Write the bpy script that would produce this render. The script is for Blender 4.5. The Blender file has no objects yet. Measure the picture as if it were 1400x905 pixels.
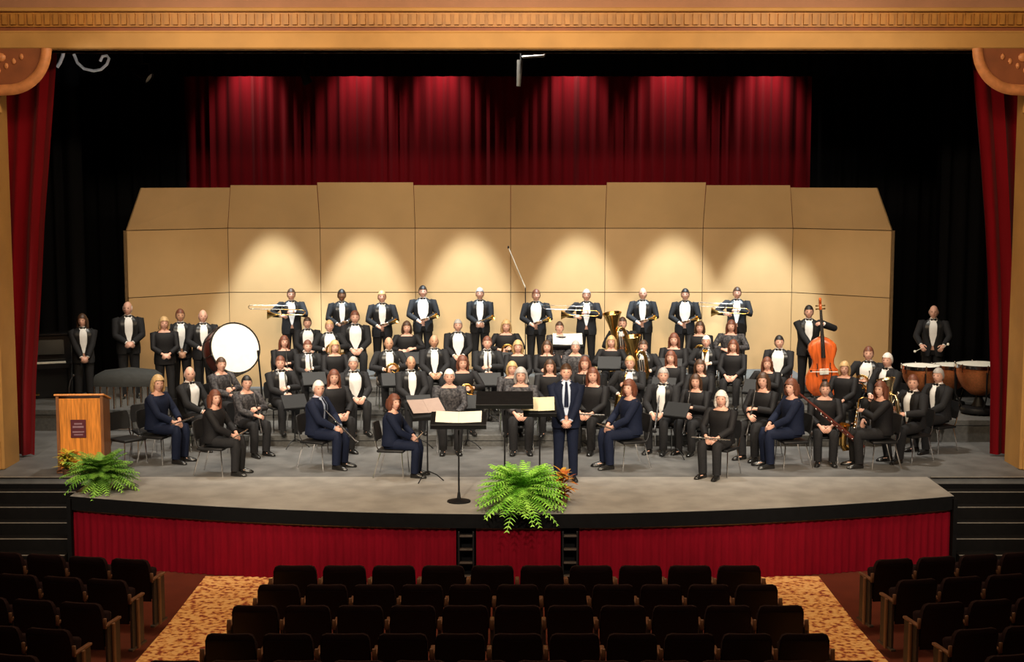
import bpy, bmesh, math, random
from mathutils import Vector, Matrix
random.seed(7)
R = math.radians
sc = bpy.context.scene
COL = sc.collection
V = Vector

# ------------------------------------------------------------------ camera
F_PX, CAM_H, CAM_Y = 1958.0, 4.6, -22.0
PITCH = math.atan(204.5 / F_PX)
cam_d = bpy.data.cameras.new('camera')
cam = bpy.data.objects.new('camera', cam_d)
COL.objects.link(cam)
cam.location = (0, CAM_Y, CAM_H)
cam.rotation_euler = (math.pi / 2 - PITCH, 0, 0)
cam_d.sensor_width = 36.0
cam_d.lens = 36.0 * F_PX / 1400.0
cam_d.clip_end = 200
sc.camera = cam

def ray(px, py):
    v = (452.5 - py) / F_PX
    u = (px - 700) / F_PX
    return V((u, math.cos(PITCH) + v * math.sin(PITCH), -math.sin(PITCH) + v * math.cos(PITCH)))
def at(px, py, D):
    """world point at distance D (metres along the floor) in front of the camera seen at that pixel"""
    r = ray(px, py)
    t = D / r.y
    return V((r.x * t, CAM_Y + D, CAM_H + r.z * t))
def gnd(px, py, z):
    r = ray(px, py)
    t = (z - CAM_H) / r.z
    return V((r.x * t, CAM_Y + r.y * t, z))

# ------------------------------------------------------------------ materials
MAT = {}
def mat(name, col, rough=0.6, metal=0.0, nscale=12.0, namt=0.12, bump=0.0, bscale=60.0, spec=0.5, sheen=0.0, col2=None, stretch=None):
    if name in MAT:
        return MAT[name]
    m = bpy.data.materials.new(name)
    m.use_nodes = True
    nt = m.node_tree
    bs = nt.nodes['Principled BSDF']
    bs.inputs['Roughness'].default_value = rough
    bs.inputs['Metallic'].default_value = metal
    bs.inputs['Specular IOR Level'].default_value = spec
    if sheen:
        bs.inputs['Sheen Weight'].default_value = sheen
    tc = nt.nodes.new('ShaderNodeTexCoord')
    mp = nt.nodes.new('ShaderNodeMapping')
    if stretch:
        mp.inputs['Scale'].default_value = stretch
    nz = nt.nodes.new('ShaderNodeTexNoise')
    nz.inputs['Scale'].default_value = nscale
    nz.inputs['Detail'].default_value = 4
    rp = nt.nodes.new('ShaderNodeValToRGB')
    c2 = col2 or tuple(min(1, c * (1 + namt)) for c in col)
    c1 = tuple(c * (1 - namt) for c in col) if not col2 else col
    rp.color_ramp.elements[0].color = (*c1, 1)
    rp.color_ramp.elements[1].color = (*c2, 1)
    rp.color_ramp.elements[0].position = 0.35
    rp.color_ramp.elements[1].position = 0.65
    L = nt.links.new
    L(tc.outputs['Object'], mp.inputs['Vector'])
    L(mp.outputs[0], nz.inputs['Vector'])
    L(nz.outputs['Fac'], rp.inputs[0])
    L(rp.outputs[0], bs.inputs['Base Color'])
    if bump:
        n2 = nt.nodes.new('ShaderNodeTexNoise')
        n2.inputs['Scale'].default_value = bscale
        b = nt.nodes.new('ShaderNodeBump')
        b.inputs['Strength'].default_value = bump
        b.inputs['Distance'].default_value = 0.02
        L(tc.outputs['Object'], n2.inputs['Vector'])
        L(n2.outputs['Fac'], b.inputs['Height'])
        L(b.outputs[0], bs.inputs['Normal'])
    MAT[name] = m
    return m

skin_l = mat('skin light', (0.66, 0.37, 0.28), 0.5, namt=0.06)
skin_t = mat('skin tan', (0.50, 0.27, 0.17), 0.5, namt=0.06)
skin_b = mat('skin brown', (0.20, 0.095, 0.05), 0.5, namt=0.06)
eye_m = mat('eye', (0.03, 0.02, 0.02), 0.2)
lip_m = mat('lip', (0.40, 0.14, 0.12), 0.5)
HAIR = {
    'black': mat('black hair', (0.012, 0.009, 0.008), 0.5, nscale=50),
    'brown': mat('brown hair', (0.06, 0.028, 0.014), 0.5, nscale=50),
    'auburn': mat('auburn hair', (0.14, 0.045, 0.024), 0.5, nscale=50),
    'blond': mat('blond hair', (0.48, 0.31, 0.14), 0.5, nscale=50),
    'grey': mat('grey hair', (0.36, 0.33, 0.31), 0.55, nscale=50),
    'white': mat('white hair', (0.70, 0.67, 0.62), 0.55, nscale=50),
}
wool = mat('black wool', (0.015, 0.015, 0.017), 0.8, nscale=40, spec=0.2)
satin = mat('black satin', (0.010, 0.010, 0.011), 0.32, spec=0.4)
navy = mat('navy wool', (0.006, 0.010, 0.028), 0.8, nscale=40, spec=0.2)
shirt_m = mat('white shirt cotton', (0.80, 0.80, 0.80), 0.7, namt=0.04)
blue_shirt = mat('pale blue shirt cotton', (0.50, 0.58, 0.75), 0.7, namt=0.04)
blouse_m = mat('black blouse fabric', (0.008, 0.0075, 0.009), 0.7, nscale=30, spec=0.25)
grey_blouse = mat('dark grey patterned fabric', (0.012, 0.012, 0.015), 0.65, nscale=26, col2=(0.075, 0.07, 0.075), spec=0.25)
shoe_m = mat('black shoe leather', (0.012, 0.012, 0.012), 0.25)
black_metal = mat('black painted metal', (0.007, 0.007, 0.008), 0.5, spec=0.25)
black_plastic = mat('black plastic', (0.010, 0.010, 0.011), 0.5, spec=0.3)
chrome = mat('chrome', (0.75, 0.75, 0.76), 0.15, 1.0, namt=0.03)
silver = mat('silver plate', (0.80, 0.79, 0.76), 0.2, 1.0, namt=0.03)
brass = mat('lacquered brass', (0.80, 0.50, 0.16), 0.22, 1.0, namt=0.06)
ebony = mat('ebony wood', (0.012, 0.010, 0.010), 0.3)
pink_paper = mat('pinkish sheet paper', (0.42, 0.33, 0.31), 0.8, namt=0.03)
grey_paper = mat('greyish score paper', (0.45, 0.44, 0.42), 0.8, namt=0.03)
paper = mat('sheet paper', (0.78, 0.76, 0.68), 0.8, namt=0.03)
cream_paper = mat('cream folder card', (0.72, 0.66, 0.46), 0.8, namt=0.03)
drum_white = mat('white drum skin', (0.82, 0.80, 0.72), 0.6, namt=0.03)
copper = mat('hammered copper', (0.80, 0.28, 0.11), 0.42, 0.85, nscale=30, bump=0.2, bscale=40)
bass_wood = mat('orange varnished maple', (0.55, 0.10, 0.018), 0.25, stretch=(1, 1, 0.15), nscale=18, namt=0.3)
maroon_wood = mat('dark red varnished wood', (0.09, 0.018, 0.012), 0.3)
oak = mat('honey oak veneer', (0.66, 0.235, 0.035), 0.42, stretch=(6, 6, 0.5), nscale=6, namt=0.28)
oak_dark = mat('dark oak edging', (0.22, 0.085, 0.03), 0.45, stretch=(6, 6, 0.5), nscale=6, namt=0.25)
plaque_m = mat('maroon plaque enamel', (0.10, 0.02, 0.03), 0.4)
plaque_l = mat('grey plaque marks', (0.28, 0.16, 0.20), 0.5)
shell_m = mat('tan laminate', (0.60, 0.385, 0.18), 0.55, nscale=1.2, namt=0.05)
shell_back = mat('shell back plywood', (0.30, 0.22, 0.13), 0.7)
gap_m = mat('seam edging brown', (0.16, 0.10, 0.045), 0.6)
black_velour = mat('black velour', (0.005, 0.005, 0.006), 0.95, spec=0.08, stretch=(1, 1, 0.1))
red_velour = mat('crimson velour', (0.17, 0.0015, 0.006), 0.9, sheen=0.08, spec=0.1, stretch=(1, 1, 0.1), nscale=6)
skirt_red = mat('dark crimson cloth', (0.15, 0.0012, 0.008), 0.9, spec=0.1, stretch=(1, 1, 0.2), nscale=8)
black_paint = mat('black wall paint', (0.0045, 0.0045, 0.005), 0.9, spec=0.08)
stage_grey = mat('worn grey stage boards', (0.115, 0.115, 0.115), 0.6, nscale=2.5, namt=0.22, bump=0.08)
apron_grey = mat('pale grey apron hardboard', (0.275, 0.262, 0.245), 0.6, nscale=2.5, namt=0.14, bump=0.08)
riser_grey = mat('riser grey carpet', (0.09, 0.09, 0.088), 0.85, nscale=20, namt=0.15)
step_m = mat('black step paint', (0.005, 0.0045, 0.0045), 0.8, spec=0.1)
nosing_m = mat('metal nosing strip', (0.40, 0.38, 0.34), 0.4, 0.6)
plaster_tan = mat('tan painted plaster', (0.47, 0.25, 0.072), 0.65, nscale=2, namt=0.08)
plaster_gold = mat('gold painted moulding', (0.42, 0.185, 0.032), 0.5, nscale=4, namt=0.12)
plaster_rust_shade = mat('rust red moulding and shade', (0.25, 0.075, 0.025), 0.6, nscale=4)
plaster_pink = mat('dusty pink plaster', (0.36, 0.175, 0.10), 0.7, nscale=2, namt=0.08)
plaster_orange = mat('apricot gilded moulding', (0.60, 0.24, 0.09), 0.5, nscale=8, namt=0.15)
house_wall = mat('house wall plaster', (0.22, 0.12, 0.07), 0.8, nscale=2)
seat_fab = mat('deep maroon seat fabric', (0.011, 0.0025, 0.0035), 0.85, nscale=30, spec=0.2)
seat_wood = mat('dark stained seat shell', (0.010, 0.0032, 0.003), 0.5, spec=0.3)
arm_wood = mat('walnut armrest', (0.15, 0.07, 0.04), 0.4, nscale=10)
seat_iron = mat('dark iron standard', (0.035, 0.025, 0.02), 0.5)
end_wood = mat('seat row end post wood', (0.15, 0.07, 0.035), 0.45, stretch=(6, 6, 0.6))
aisle_floor = mat('reddish floor paint', (0.10, 0.02, 0.009), 0.55, nscale=3)
fern_green = mat('fern green', (0.11, 0.36, 0.02), 0.5, col2=(0.36, 0.68, 0.10), nscale=6)
fern_dark = mat('dark fern green', (0.06, 0.20, 0.02), 0.5, col2=(0.24, 0.48, 0.07), nscale=6)
croton_red = mat('red yellow leaves', (0.30, 0.035, 0.015), 0.45, col2=(0.60, 0.38, 0.05), nscale=9)
croton_yel = mat('yellow green leaves', (0.16, 0.30, 0.03), 0.45, col2=(0.75, 0.52, 0.06), nscale=9)
pot_m = mat('brown pot glaze', (0.09, 0.04, 0.02), 0.4)
soil_m = mat('potting soil', (0.02, 0.013, 0.01), 0.95)
piano_black = mat('polished black lacquer', (0.01, 0.01, 0.011), 0.2)
ivory = mat('ivory keys', (0.75, 0.72, 0.62), 0.4)
cover_black = mat('black quilted cover', (0.016, 0.018, 0.018), 0.8, bump=0.3, bscale=12)
cable_white = mat('white cable', (0.85, 0.85, 0.83), 0.4)
lens_m = mat('lamp lens', (0.8, 0.8, 0.75), 0.1)

def carpet_mat():
    m = bpy.data.materials.new('patterned orange carpet')
    m.use_nodes = True
    nt = m.node_tree
    L = nt.links.new
    bs = nt.nodes['Principled BSDF']
    bs.inputs['Roughness'].default_value = 0.95
    tc = nt.nodes.new('ShaderNodeTexCoord')
    vo = nt.nodes.new('ShaderNodeTexVoronoi')
    vo.inputs['Scale'].default_value = 11.0
    nz = nt.nodes.new('ShaderNodeTexNoise')
    nz.inputs['Scale'].default_value = 15.0
    nz.inputs['Detail'].default_value = 3
    rp = nt.nodes.new('ShaderNodeValToRGB')
    e = rp.color_ramp.elements
    e[0].position, e[0].color = 0.55, (0.26, 0.045, 0.02, 1)
    e[1].position, e[1].color = 0.78, (0.78, 0.46, 0.18, 1)
    e2 = rp.color_ramp.elements.new(0.63)
    e2.color = (0.62, 0.27, 0.075, 1)
    mx = nt.nodes.new('ShaderNodeMath')
    mx.operation = 'ADD'
    ml = nt.nodes.new('ShaderNodeMath')
    ml.operation = 'MULTIPLY'
    ml.inputs[1].default_value = 0.35
    L(tc.outputs['Object'], vo.inputs['Vector'])
    L(tc.outputs['Object'], nz.inputs['Vector'])
    L(vo.outputs['Distance'], ml.inputs[0])
    L(nz.outputs['Fac'], mx.inputs[0])
    L(ml.outputs[0], mx.inputs[1])
    L(mx.outputs[0], rp.inputs[0])
    L(rp.outputs[0], bs.inputs['Base Color'])
    MAT['carpet'] = m
    return m
carpet = carpet_mat()

# ------------------------------------------------------------------ mesh builder
class MB:
    def __init__(s):
        s.v, s.f, s.m = [], [], []
    def add(s, verts, faces, mi=0):
        o = len(s.v)
        s.v += [tuple(p) for p in verts]
        s.f += [tuple(i + o for i in f) for f in faces]
        s.m += [mi] * len(faces)
        return s
    def box(s, c, d, bev=0.0, rot=None, mi=0, seg=1):
        bm = bmesh.new()
        bmesh.ops.create_cube(bm, size=1.0)
        for v in bm.verts:
            v.co = V((v.co.x * d[0], v.co.y * d[1], v.co.z * d[2]))
        if bev:
            bmesh.ops.bevel(bm, geom=list(bm.edges), offset=bev, segments=seg, affect='EDGES', profile=0.5)
        bm.verts.index_update()
        M = rot if rot is not None else Matrix.Identity(3)
        c = V(c)
        s.add([c + M @ v.co for v in bm.verts], [[v.index for v in f.verts] for f in bm.faces], mi)
        bm.free()
        return s
    def loft(s, rings, mi=0, caps=(True, True), closed=True):
        n = len(rings[0])
        vs = [p for r in rings for p in r]
        fs = []
        for i in range(len(rings) - 1):
            for j in range(n if closed else n - 1):
                k = (j + 1) % n
                fs.append((i * n + j, i * n + k, (i + 1) * n + k, (i + 1) * n + j))
        if caps[0] and closed:
            fs.append(tuple(range(n - 1, -1, -1)))
        if caps[1] and closed:
            fs.append(tuple((len(rings) - 1) * n + j for j in range(n)))
        return s.add(vs, fs, mi)
    def tube(s, pts, rad, n=8, mi=0, caps=True, ref=None):
        pts = [V(p) for p in pts]
        m = len(pts)
        if not hasattr(rad, '__len__'):
            rad = [rad] * m
        tg = []
        for i in range(m):
            t = pts[min(i + 1, m - 1)] - pts[max(i - 1, 0)]
            tg.append(t.normalized() if t.length > 1e-9 else V((0, 0, 1)))
        u = V(ref) if ref else (V((0, 0, 1)) if abs(tg[0].z) < 0.9 else V((1, 0, 0)))
        rings = []
        for i in range(m):
            u = u - tg[i] * u.dot(tg[i])
            if u.length < 1e-6:
                u = tg[i].orthogonal()
            u.normalize()
            w = tg[i].cross(u)
            r = rad[i]
            ru, rw = (r if hasattr(r, '__len__') else (r, r))
            rings.append([pts[i] + u * (ru * math.cos(a)) + w * (rw * math.sin(a)) for a in (2 * math.pi * k / n for k in range(n))])
        return s.loft(rings, mi, (caps, caps))
    def lathe(s, prof, n=20, mi=0, M=None, caps=(True, True)):
        M = M or Matrix.Identity(4)
        rings = [[M @ V((r * math.cos(2 * math.pi * k / n), r * math.sin(2 * math.pi * k / n), z)) for k in range(n)] for r, z in prof]
        return s.loft(rings, mi, caps)
    def ell(s, c, r, nu=10, nv=7, mi=0, rot=None):
        c = V(c)
        r = r if hasattr(r, '__len__') else (r, r, r)
        rot = rot or Matrix.Identity(3)
        rings = []
        for i in range(nv):
            ph = math.pi * (i + 0.02) / (nv - 1 + 0.04)
            rings.append([c + rot @ V((r[0] * math.sin(ph) * math.cos(a), r[1] * math.sin(ph) * math.sin(a), -r[2] * math.cos(ph))) for a in (2 * math.pi * k / nu for k in range(nu))])
        return s.loft(rings, mi)
    def prism(s, outline, y0, y1, mi=0):
        """outline = list of (x,z), extruded along y"""
        n = len(outline)
        vs = [(x, y0, z) for x, z in outline] + [(x, y1, z) for x, z in outline]
        fs = [tuple(range(n)), tuple(range(2 * n - 1, n - 1, -1))]
        fs += [(j, j + n, (j + 1) % n + n, (j + 1) % n) for j in range(n)]
        return s.add(vs, fs, mi)
    def xform(s, M):
        s.v = [tuple(M @ V(p)) for p in s.v]
        return s
    def join(s, o, M=None, mi=None):
        vs = [M @ V(p) for p in o.v] if M else o.v
        off = len(s.v)
        s.v += [tuple(p) for p in vs]
        s.f += [tuple(i + off for i in f) for f in o.f]
        s.m += [mi] * len(o.f) if mi is not None else o.m
        return s
    def mesh(s, name, mats, smooth=None):
        me = bpy.data.meshes.new(name)
        me.from_pydata(s.v, [], s.f)
        for m in (mats if isinstance(mats, (list, tuple)) else [mats]):
            me.materials.append(m)
        me.polygons.foreach_set('material_index', s.m)
        bm = bmesh.new()
        bm.from_mesh(me)
        bmesh.ops.recalc_face_normals(bm, faces=bm.faces)
        if smooth is not None:
            ang = R(smooth)
            for f in bm.faces:
                f.smooth = True
            for e in bm.edges:
                if len(e.link_faces) == 2:
                    e.smooth = e.calc_face_angle(0) < ang
        bm.to_mesh(me)
        bm.free()
        me.update()
        return me

def link(name, data, parent=None, loc=None, rotz=None):
    o = bpy.data.objects.new(name, data)
    COL.objects.link(o)
    if parent:
        o.parent = parent
    if loc is not None:
        o.location = loc
    if rotz is not None:
        o.rotation_euler = (0, 0, rotz)
    return o
def obj(name, mb, mats, parent=None, smooth=None, loc=None, rotz=None):
    return link(name, mb.mesh(name, mats, smooth), parent, loc, rotz)
def tag(o, label, cat, group=None):
    o['label'] = label
    o['category'] = cat
    if group:
        o['group'] = group
    return o
def thing(name, label, cat, loc=(0, 0, 0), rotz=0.0, group=None):
    o = bpy.data.objects.new(name, None)
    o.empty_display_size = 0.1
    COL.objects.link(o)
    o.location = loc
    o.rotation_euler = (0, 0, rotz)
    return tag(o, label, cat, group)
def struct(name, mb, mats, smooth=None):
    o = obj(name, mb, mats, None, smooth)
    o['kind'] = 'structure'
    return o
class Proto:
    """a thing's part meshes, built once and placed many times (each copy has its own objects)"""
    def __init__(s, name, cat):
        s.name, s.cat, s.parts = name, cat, []
    def part(s, name, mb, mats, smooth=None, sub=None):
        s.parts.append((name, mb.mesh(name, mats, smooth), sub))
        return len(s.parts) - 1
    def place(s, label, M=None, loc=None, rotz=0.0, group=None, skip=()):
        o = bpy.data.objects.new(s.name, None)
        o.empty_display_size = 0.1
        COL.objects.link(o)
        tag(o, label, s.cat, group)
        if M is not None:
            o.matrix_basis = M
        else:
            o.location = loc
            o.rotation_euler = (0, 0, rotz)
        made = []
        for i, (n, me, sub) in enumerate(s.parts):
            if n in skip:
                made.append(None)
                continue
            made.append(link(n, me, made[sub] if sub is not None else o))
        return o
def frame(p, zdir, xhint=(1, 0, 0)):
    """matrix with origin p and local z along zdir"""
    z = V(zdir).normalized()
    x = V(xhint) - z * V(xhint).dot(z)
    x.normalize()
    y = z.cross(x)
    return Matrix(((x.x, y.x, z.x, p[0]), (x.y, y.y, z.y, p[1]), (x.z, y.z, z.z, p[2]), (0, 0, 0, 1)))
def rotz3(a):
    return Matrix.Rotation(a, 3, 'Z')
def ordinal(n):
    return ['first', 'second', 'third', 'fourth', 'fifth', 'sixth', 'seventh', 'eighth', 'ninth', 'tenth', 'eleventh', 'twelfth', 'thirteenth', 'fourteenth', 'fifteenth', 'sixteenth'][n - 1]
# ------------------------------------------------------------------ the place: stage, proscenium, house
LIPK = 0.0272
def lip_y(x):
    return -2.45 + LIPK * x * x           # front edge of the curved apron
def house_floor_z(y):
    return -1.02 if y > -4.3 else -1.02 + 0.03 * (-4.3 - y)

XA = [-6.5 + 13.0 * i / 52 for i in range(53)]
LINE_Y = 0.06
# apron (pale grey), top z=0, thickness 0.06
mb = MB()
top = [(x, lip_y(x), 0) for x in XA]
n = len(XA)
vs = top + [(x, LINE_Y, 0) for x in XA] + [(x, lip_y(x), -0.06) for x in XA] + [(x, LINE_Y, -0.06) for x in XA]
fs = []
for i in range(n - 1):
    fs += [(i, i + 1, n + i + 1, n + i), (2 * n + i, 3 * n + i, 3 * n + i + 1, 2 * n + i + 1), (i, 2 * n + i, 2 * n + i + 1, i + 1)]
fs += [(0, n, 3 * n, 2 * n), (n - 1, 3 * n - 1, 4 * n - 1, 2 * n - 1)]
mb.add(vs, fs)
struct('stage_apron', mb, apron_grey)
mb = MB()
mb.box((0, 6.03, -0.055), (24, 11.94, 0.11))
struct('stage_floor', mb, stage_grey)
# stage front wall behind the skirt, and the black fascia under the lip
mb = MB()
r1 = [(x, lip_y(x) - 0.03, -0.005) for x in XA]
r2 = [(x, lip_y(x) - 0.03, -0.20) for x in XA]
r3 = [(x, lip_y(x) + 0.10, -0.20) for x in XA]
r4 = [(x, lip_y(x) + 0.10, -1.05) for x in XA]
r5 = [(x, lip_y(x) - 0.0, -0.005) for x in XA]
mb.loft([r5, r1, r2, r3, r4], closed=False)
struct('stage_fascia', mb, black_paint)
mb = MB()
for sx in (-1, 1):
    mb.box((sx * 6.5, -0.6, -0.53), (0.06, 1.6, 1.0))
    mb.box((sx * 9.25, 0.03, -0.56), (5.5, 0.06, 0.9))
struct('stage_side_wall', mb, black_paint)

# pleated skirt in three widths
def skirt(name, x0, x1, label):
    mb = MB()
    m = int((x1 - x0) / 0.028)
    a, b = [], []
    for i in range(m + 1):
        x = x0 + (x1 - x0) * i / m
        d = 0.022 * math.sin(i * 1.57) + 0.008 * math.sin(i * 0.37)
        a.append((x, lip_y(x) + 0.035 + d * 0.5, -0.215))
        b.append((x, lip_y(x) + 0.03 + d, -1.015))
    mid = [tuple((p[k] + q[k]) / 2 for k in range(3)) for p, q in zip(a, b)]
    mb.loft([a, mid, b], closed=False)
    o = tag(obj(name, mb, skirt_red, smooth=70), label, 'stage skirt', 'red skirts along the stage front')
    hem = MB()
    hem.loft([[(p[0], p[1] - 0.008, -0.205) for p in a[::4]], [(p[0], p[1] - 0.03, -0.205) for p in a[::4]], [(p[0], p[1] - 0.03, -0.222) for p in a[::4]]], closed=False)
    obj('skirt_track', hem, nosing_m, o)
    return o
skirt('stage_skirt', -6.47, -0.78, 'dark red pleated stage skirt left of the dark ladders')
skirt('stage_skirt', -0.50, 0.68, 'short dark red stage skirt between the two dark ladders')
skirt('stage_skirt', 0.94, 6.47, 'dark red pleated stage skirt right of the dark ladders')
for x, nm in ((-0.64, 'left'), (0.81, 'right')):
    y = lip_y(x)
    t = thing('step_ladder', 'narrow dark step ladder in the %s gap of the red skirt' % nm, 'ladder', (x, y - 0.02, -1.02), 0, 'dark ladders at the stage front')
    for sx in (-1, 1):
        b = MB()
        b.box((sx * 0.10, 0.02, 0.39), (0.025, 0.06, 0.76), 0.004)
        obj('rail', b, black_metal, t)
    for k in range(4):
        b = MB()
        b.box((0, 0.0, 0.14 + 0.19 * k), (0.18, 0.09, 0.022), 0.004)
        obj('rung', b, seat_iron, t)

# side steps from the stage down to the house floor
for sx, nm in ((-1, 'left'), (1, 'right')):
    mb = MB()
    w = 3.2
    for k in range(6):
        z = -0.17 * (k + 1)
        y = 0.0 - 0.30 * (k + 0.5)
        mb.box((sx * (6.55 + w / 2), y, (z - 1.02) / 2), (w, 0.30, max(0.02, z + 1.02) + 0.001))
    struct('stage_steps_' + nm, mb, step_m)
    mb = MB()
    for k in range(6):
        z = -0.17 * (k + 1)
        y = 0.0 - 0.30 * (k + 1)
        mb.box((sx * (6.55 + w / 2), y + 0.02, z + 0.003), (w, 0.035, 0.008))
    mb.box((sx * (6.55 + w / 2), 0.03, 0.003), (w, 0.035, 0.008))
    struct('trim_steps_' + nm, mb, nosing_m)

# proscenium: beam with mouldings, side piers, brackets
mb = MB()
PY = 0.9
mb.box((0, PY + 0.35, 7.9), (24, 0.5, 2.48))       # wall above
struct('wall_proscenium', mb, plaster_pink)
mb = MB()
mb.box((0, PY + 0.20, 6.79), (22, 0.8, 0.26), 0.02)
struct('trim_1', mb, plaster_tan)
mb = MB()
mb.box((0, PY + 0.26, 6.965), (22, 0.6, 0.09))
struct('trim_2', mb, plaster_rust_shade)  # strip has the red-brown shadow under the ridged band put into its colour
mb = MB()
mb.box((0, PY + 0.22, 7.125), (22, 0.6, 0.23))
for i in range(150):
    x = -10.0 + 20.0 * (i + 0.5) / 150
    mb.box((x, PY - 0.10, 7.125), (0.075, 0.07, 0.17))
struct('trim_3', mb, plaster_gold)
mb = MB()
mb.box((0, PY + 0.20, 7.27), (22, 0.72, 0.06), 0.012)
mb.box((0, PY + 0.22, 6.93), (22, 0.72, 0.025))
struct('trim_4', mb, plaster_tan)
mb = MB()
for sx in (-1, 1):
    mb.box((sx * 9.95, PY + 0.1, 3.32), (3.6, 0.7, 6.66))
    mb.box((sx * 8.20, PY - 0.25, 3.2), (0.14, 0.12, 6.4), 0.02)
    mb.box((sx * 8.55, PY - 0.30, 0.25), (0.75, 0.12, 0.5), 0.02)
struct('wall_piers', mb, plaster_tan)

def bracket(sx):
    nm = 'left' if sx < 0 else 'right'
    t = thing('corner_bracket', 'gilded curved plaster bracket in the top %s corner of the proscenium' % nm, 'moulding', (sx * 7.98, PY - 0.30, 6.66))
    # quarter arc from the beam down to the pier
    arc = []
    for k in range(15):
        a = R(90) * k / 14
        arc.append(V((-sx * 0.62 * math.cos(a) - sx * 0.12, 0, -0.64 * math.sin(a))))
    arc.append(V((sx * 0.25, 0, -0.66)))
    b = MB()
    b.tube(arc, [(0.085, 0.06)] * len(arc), 8)
    obj('moulding_arc', b, plaster_orange, t, 50)
    b = MB()
    b.prism([(p.x, p.z) for p in arc] + [(sx * 0.25, 0.0)], 0.03, 0.06)
    pan = obj('panel', b, plaster_rust_shade, t)
    b = MB()
    for k in range(5):
        b.ell((-sx * (0.34 - 0.12 * k), 0.02, -0.13 - 0.07 * k), (0.035, 0.02, 0.05), 8, 5)
    b.ell((-sx * 0.02, 0.02, -0.14), (0.08, 0.03, 0.07), 10, 6)
    obj('relief', b, plaster_orange, pan, 60)
    b = MB()
    b.lathe([(0.008, -0.66), (0.02, -0.70), (0.012, -0.80), (0.045, -0.93), (0.055, -0.99), (0.02, -1.02)], 10, M=Matrix.Translation((sx * 0.03, -0.02, 0)))
    obj('pendant', b, plaster_tan, t, 50)
bracket(-1)
bracket(1)

# curtains
def curtain_sheet(xf, y, z0, z1, amp, wl, nz=14, seed=0, xstep=0.045):
    """pleated sheet; xf(z) -> (xleft, xright); built on a grid, folds follow the cloth"""
    rnd = random.Random(seed)
    w = max(xf(z0)[1] - xf(z0)[0], xf(z1)[1] - xf(z1)[0])
    nx = int(w / xstep)
    ph = [rnd.uniform(0, 6.28) for _ in range(6)]
    rings = []
    for i in range(nz + 1):
        z = z0 + (z1 - z0) * i / nz
        xl, xr = xf(z)
        row = []
        for j in range(nx + 1):
            s = j / nx
            u = s * w / wl * 2 * math.pi
            d = amp * (math.sin(u + 0.9 * math.sin(u * 0.23 + ph[0])) + 0.45 * math.sin(u * 0.41 + ph[1]) + 0.3 * math.sin(u * 1.73 + ph[2]))
            d *= 1.0 + 0.15 * math.sin(u * 0.11 + ph[3])
            row.append((xl + (xr - xl) * s, y + d, z))
        rings.append(row)
    mb = MB()
    mb.loft(rings, closed=False)
    return mb
def edge_in(z, tab):
    """inner edge of the tied-back house curtain (metres inward from the pier)"""
    pts = tab
    if z <= pts[0][0]:
        return pts[0][1]
    for (za, a), (zb, b) in zip(pts, pts[1:]):
        if z <= zb:
            return a + (b - a) * (z - za) / (zb - za)
    return pts[-1][1]
tabL = [(0.0, -8.02), (1.3, -7.95), (2.9, -7.80), (3.9, -7.72), (5.2, -7.58), (6.7, -7.42), (7.2, -7.42)]
tabR = [(0.0, 8.03), (1.3, 8.00), (2.9, 7.90), (3.9, 7.82), (5.2, 7.68), (6.7, 7.50), (7.2, 7.50)]
c = obj('house_curtain', curtain_sheet(lambda z: (-9.6, edge_in(z, tabL)), 1.75, 0.03, 7.2, 0.07, 0.28, 24, 1), red_velour, smooth=80)
tag(c, 'red velvet house curtain drawn aside at the left of the stage', 'curtain')
c = obj('house_curtain', curtain_sheet(lambda z: (edge_in(z, tabR), 9.6), 1.75, 0.03, 7.2, 0.07, 0.28, 24, 2), red_velour, smooth=80)
tag(c, 'red velvet house curtain drawn aside at the right of the stage', 'curtain')
c = obj('backdrop_curtain', curtain_sheet(lambda z: (-8.6, 8.6), 10.35, 0.03, 7.6, 0.036, 0.24, 4, 3), red_velour, smooth=80)
tag(c, 'wide crimson pleated backdrop curtain hanging behind the tan shell', 'curtain')
for sx, nm, y, xi, sd in ((-1, 'left', 6.3, 8.45, 4), (-1, 'left', 9.6, 7.15, 5), (1, 'right', 6.9, 8.5, 6), (1, 'right', 9.6, 6.55, 7)):
    f = (lambda xi: (lambda z: (-11.6, -xi)))(xi) if sx < 0 else (lambda xi: (lambda z: (xi, 11.6)))(xi)
    c = obj('leg_curtain', curtain_sheet(f, y, 0.03, 8.2, 0.07, 0.34, 4, sd), black_velour, smooth=80)
    tag(c, 'black masking curtain hanging at stage %s, %s one' % (nm, 'nearer' if y < 8 else 'farther'), 'curtain', 'black masking curtains')
c = obj('border_curtain', curtain_sheet(lambda z: (-10.5, 10.5), 8.55, 6.80, 8.6, 0.04, 0.30, 3, 8), black_velour, smooth=80)
tag(c, 'black border curtain hanging across above the crimson backdrop', 'curtain')
c = obj('border_curtain', curtain_sheet(lambda z: (-10.5, 10.5), 2.4, 7.12, 8.6, 0.04, 0.30, 3, 9), black_velour, smooth=80)
tag(c, 'black border curtain just behind the golden proscenium beam', 'curtain')

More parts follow.
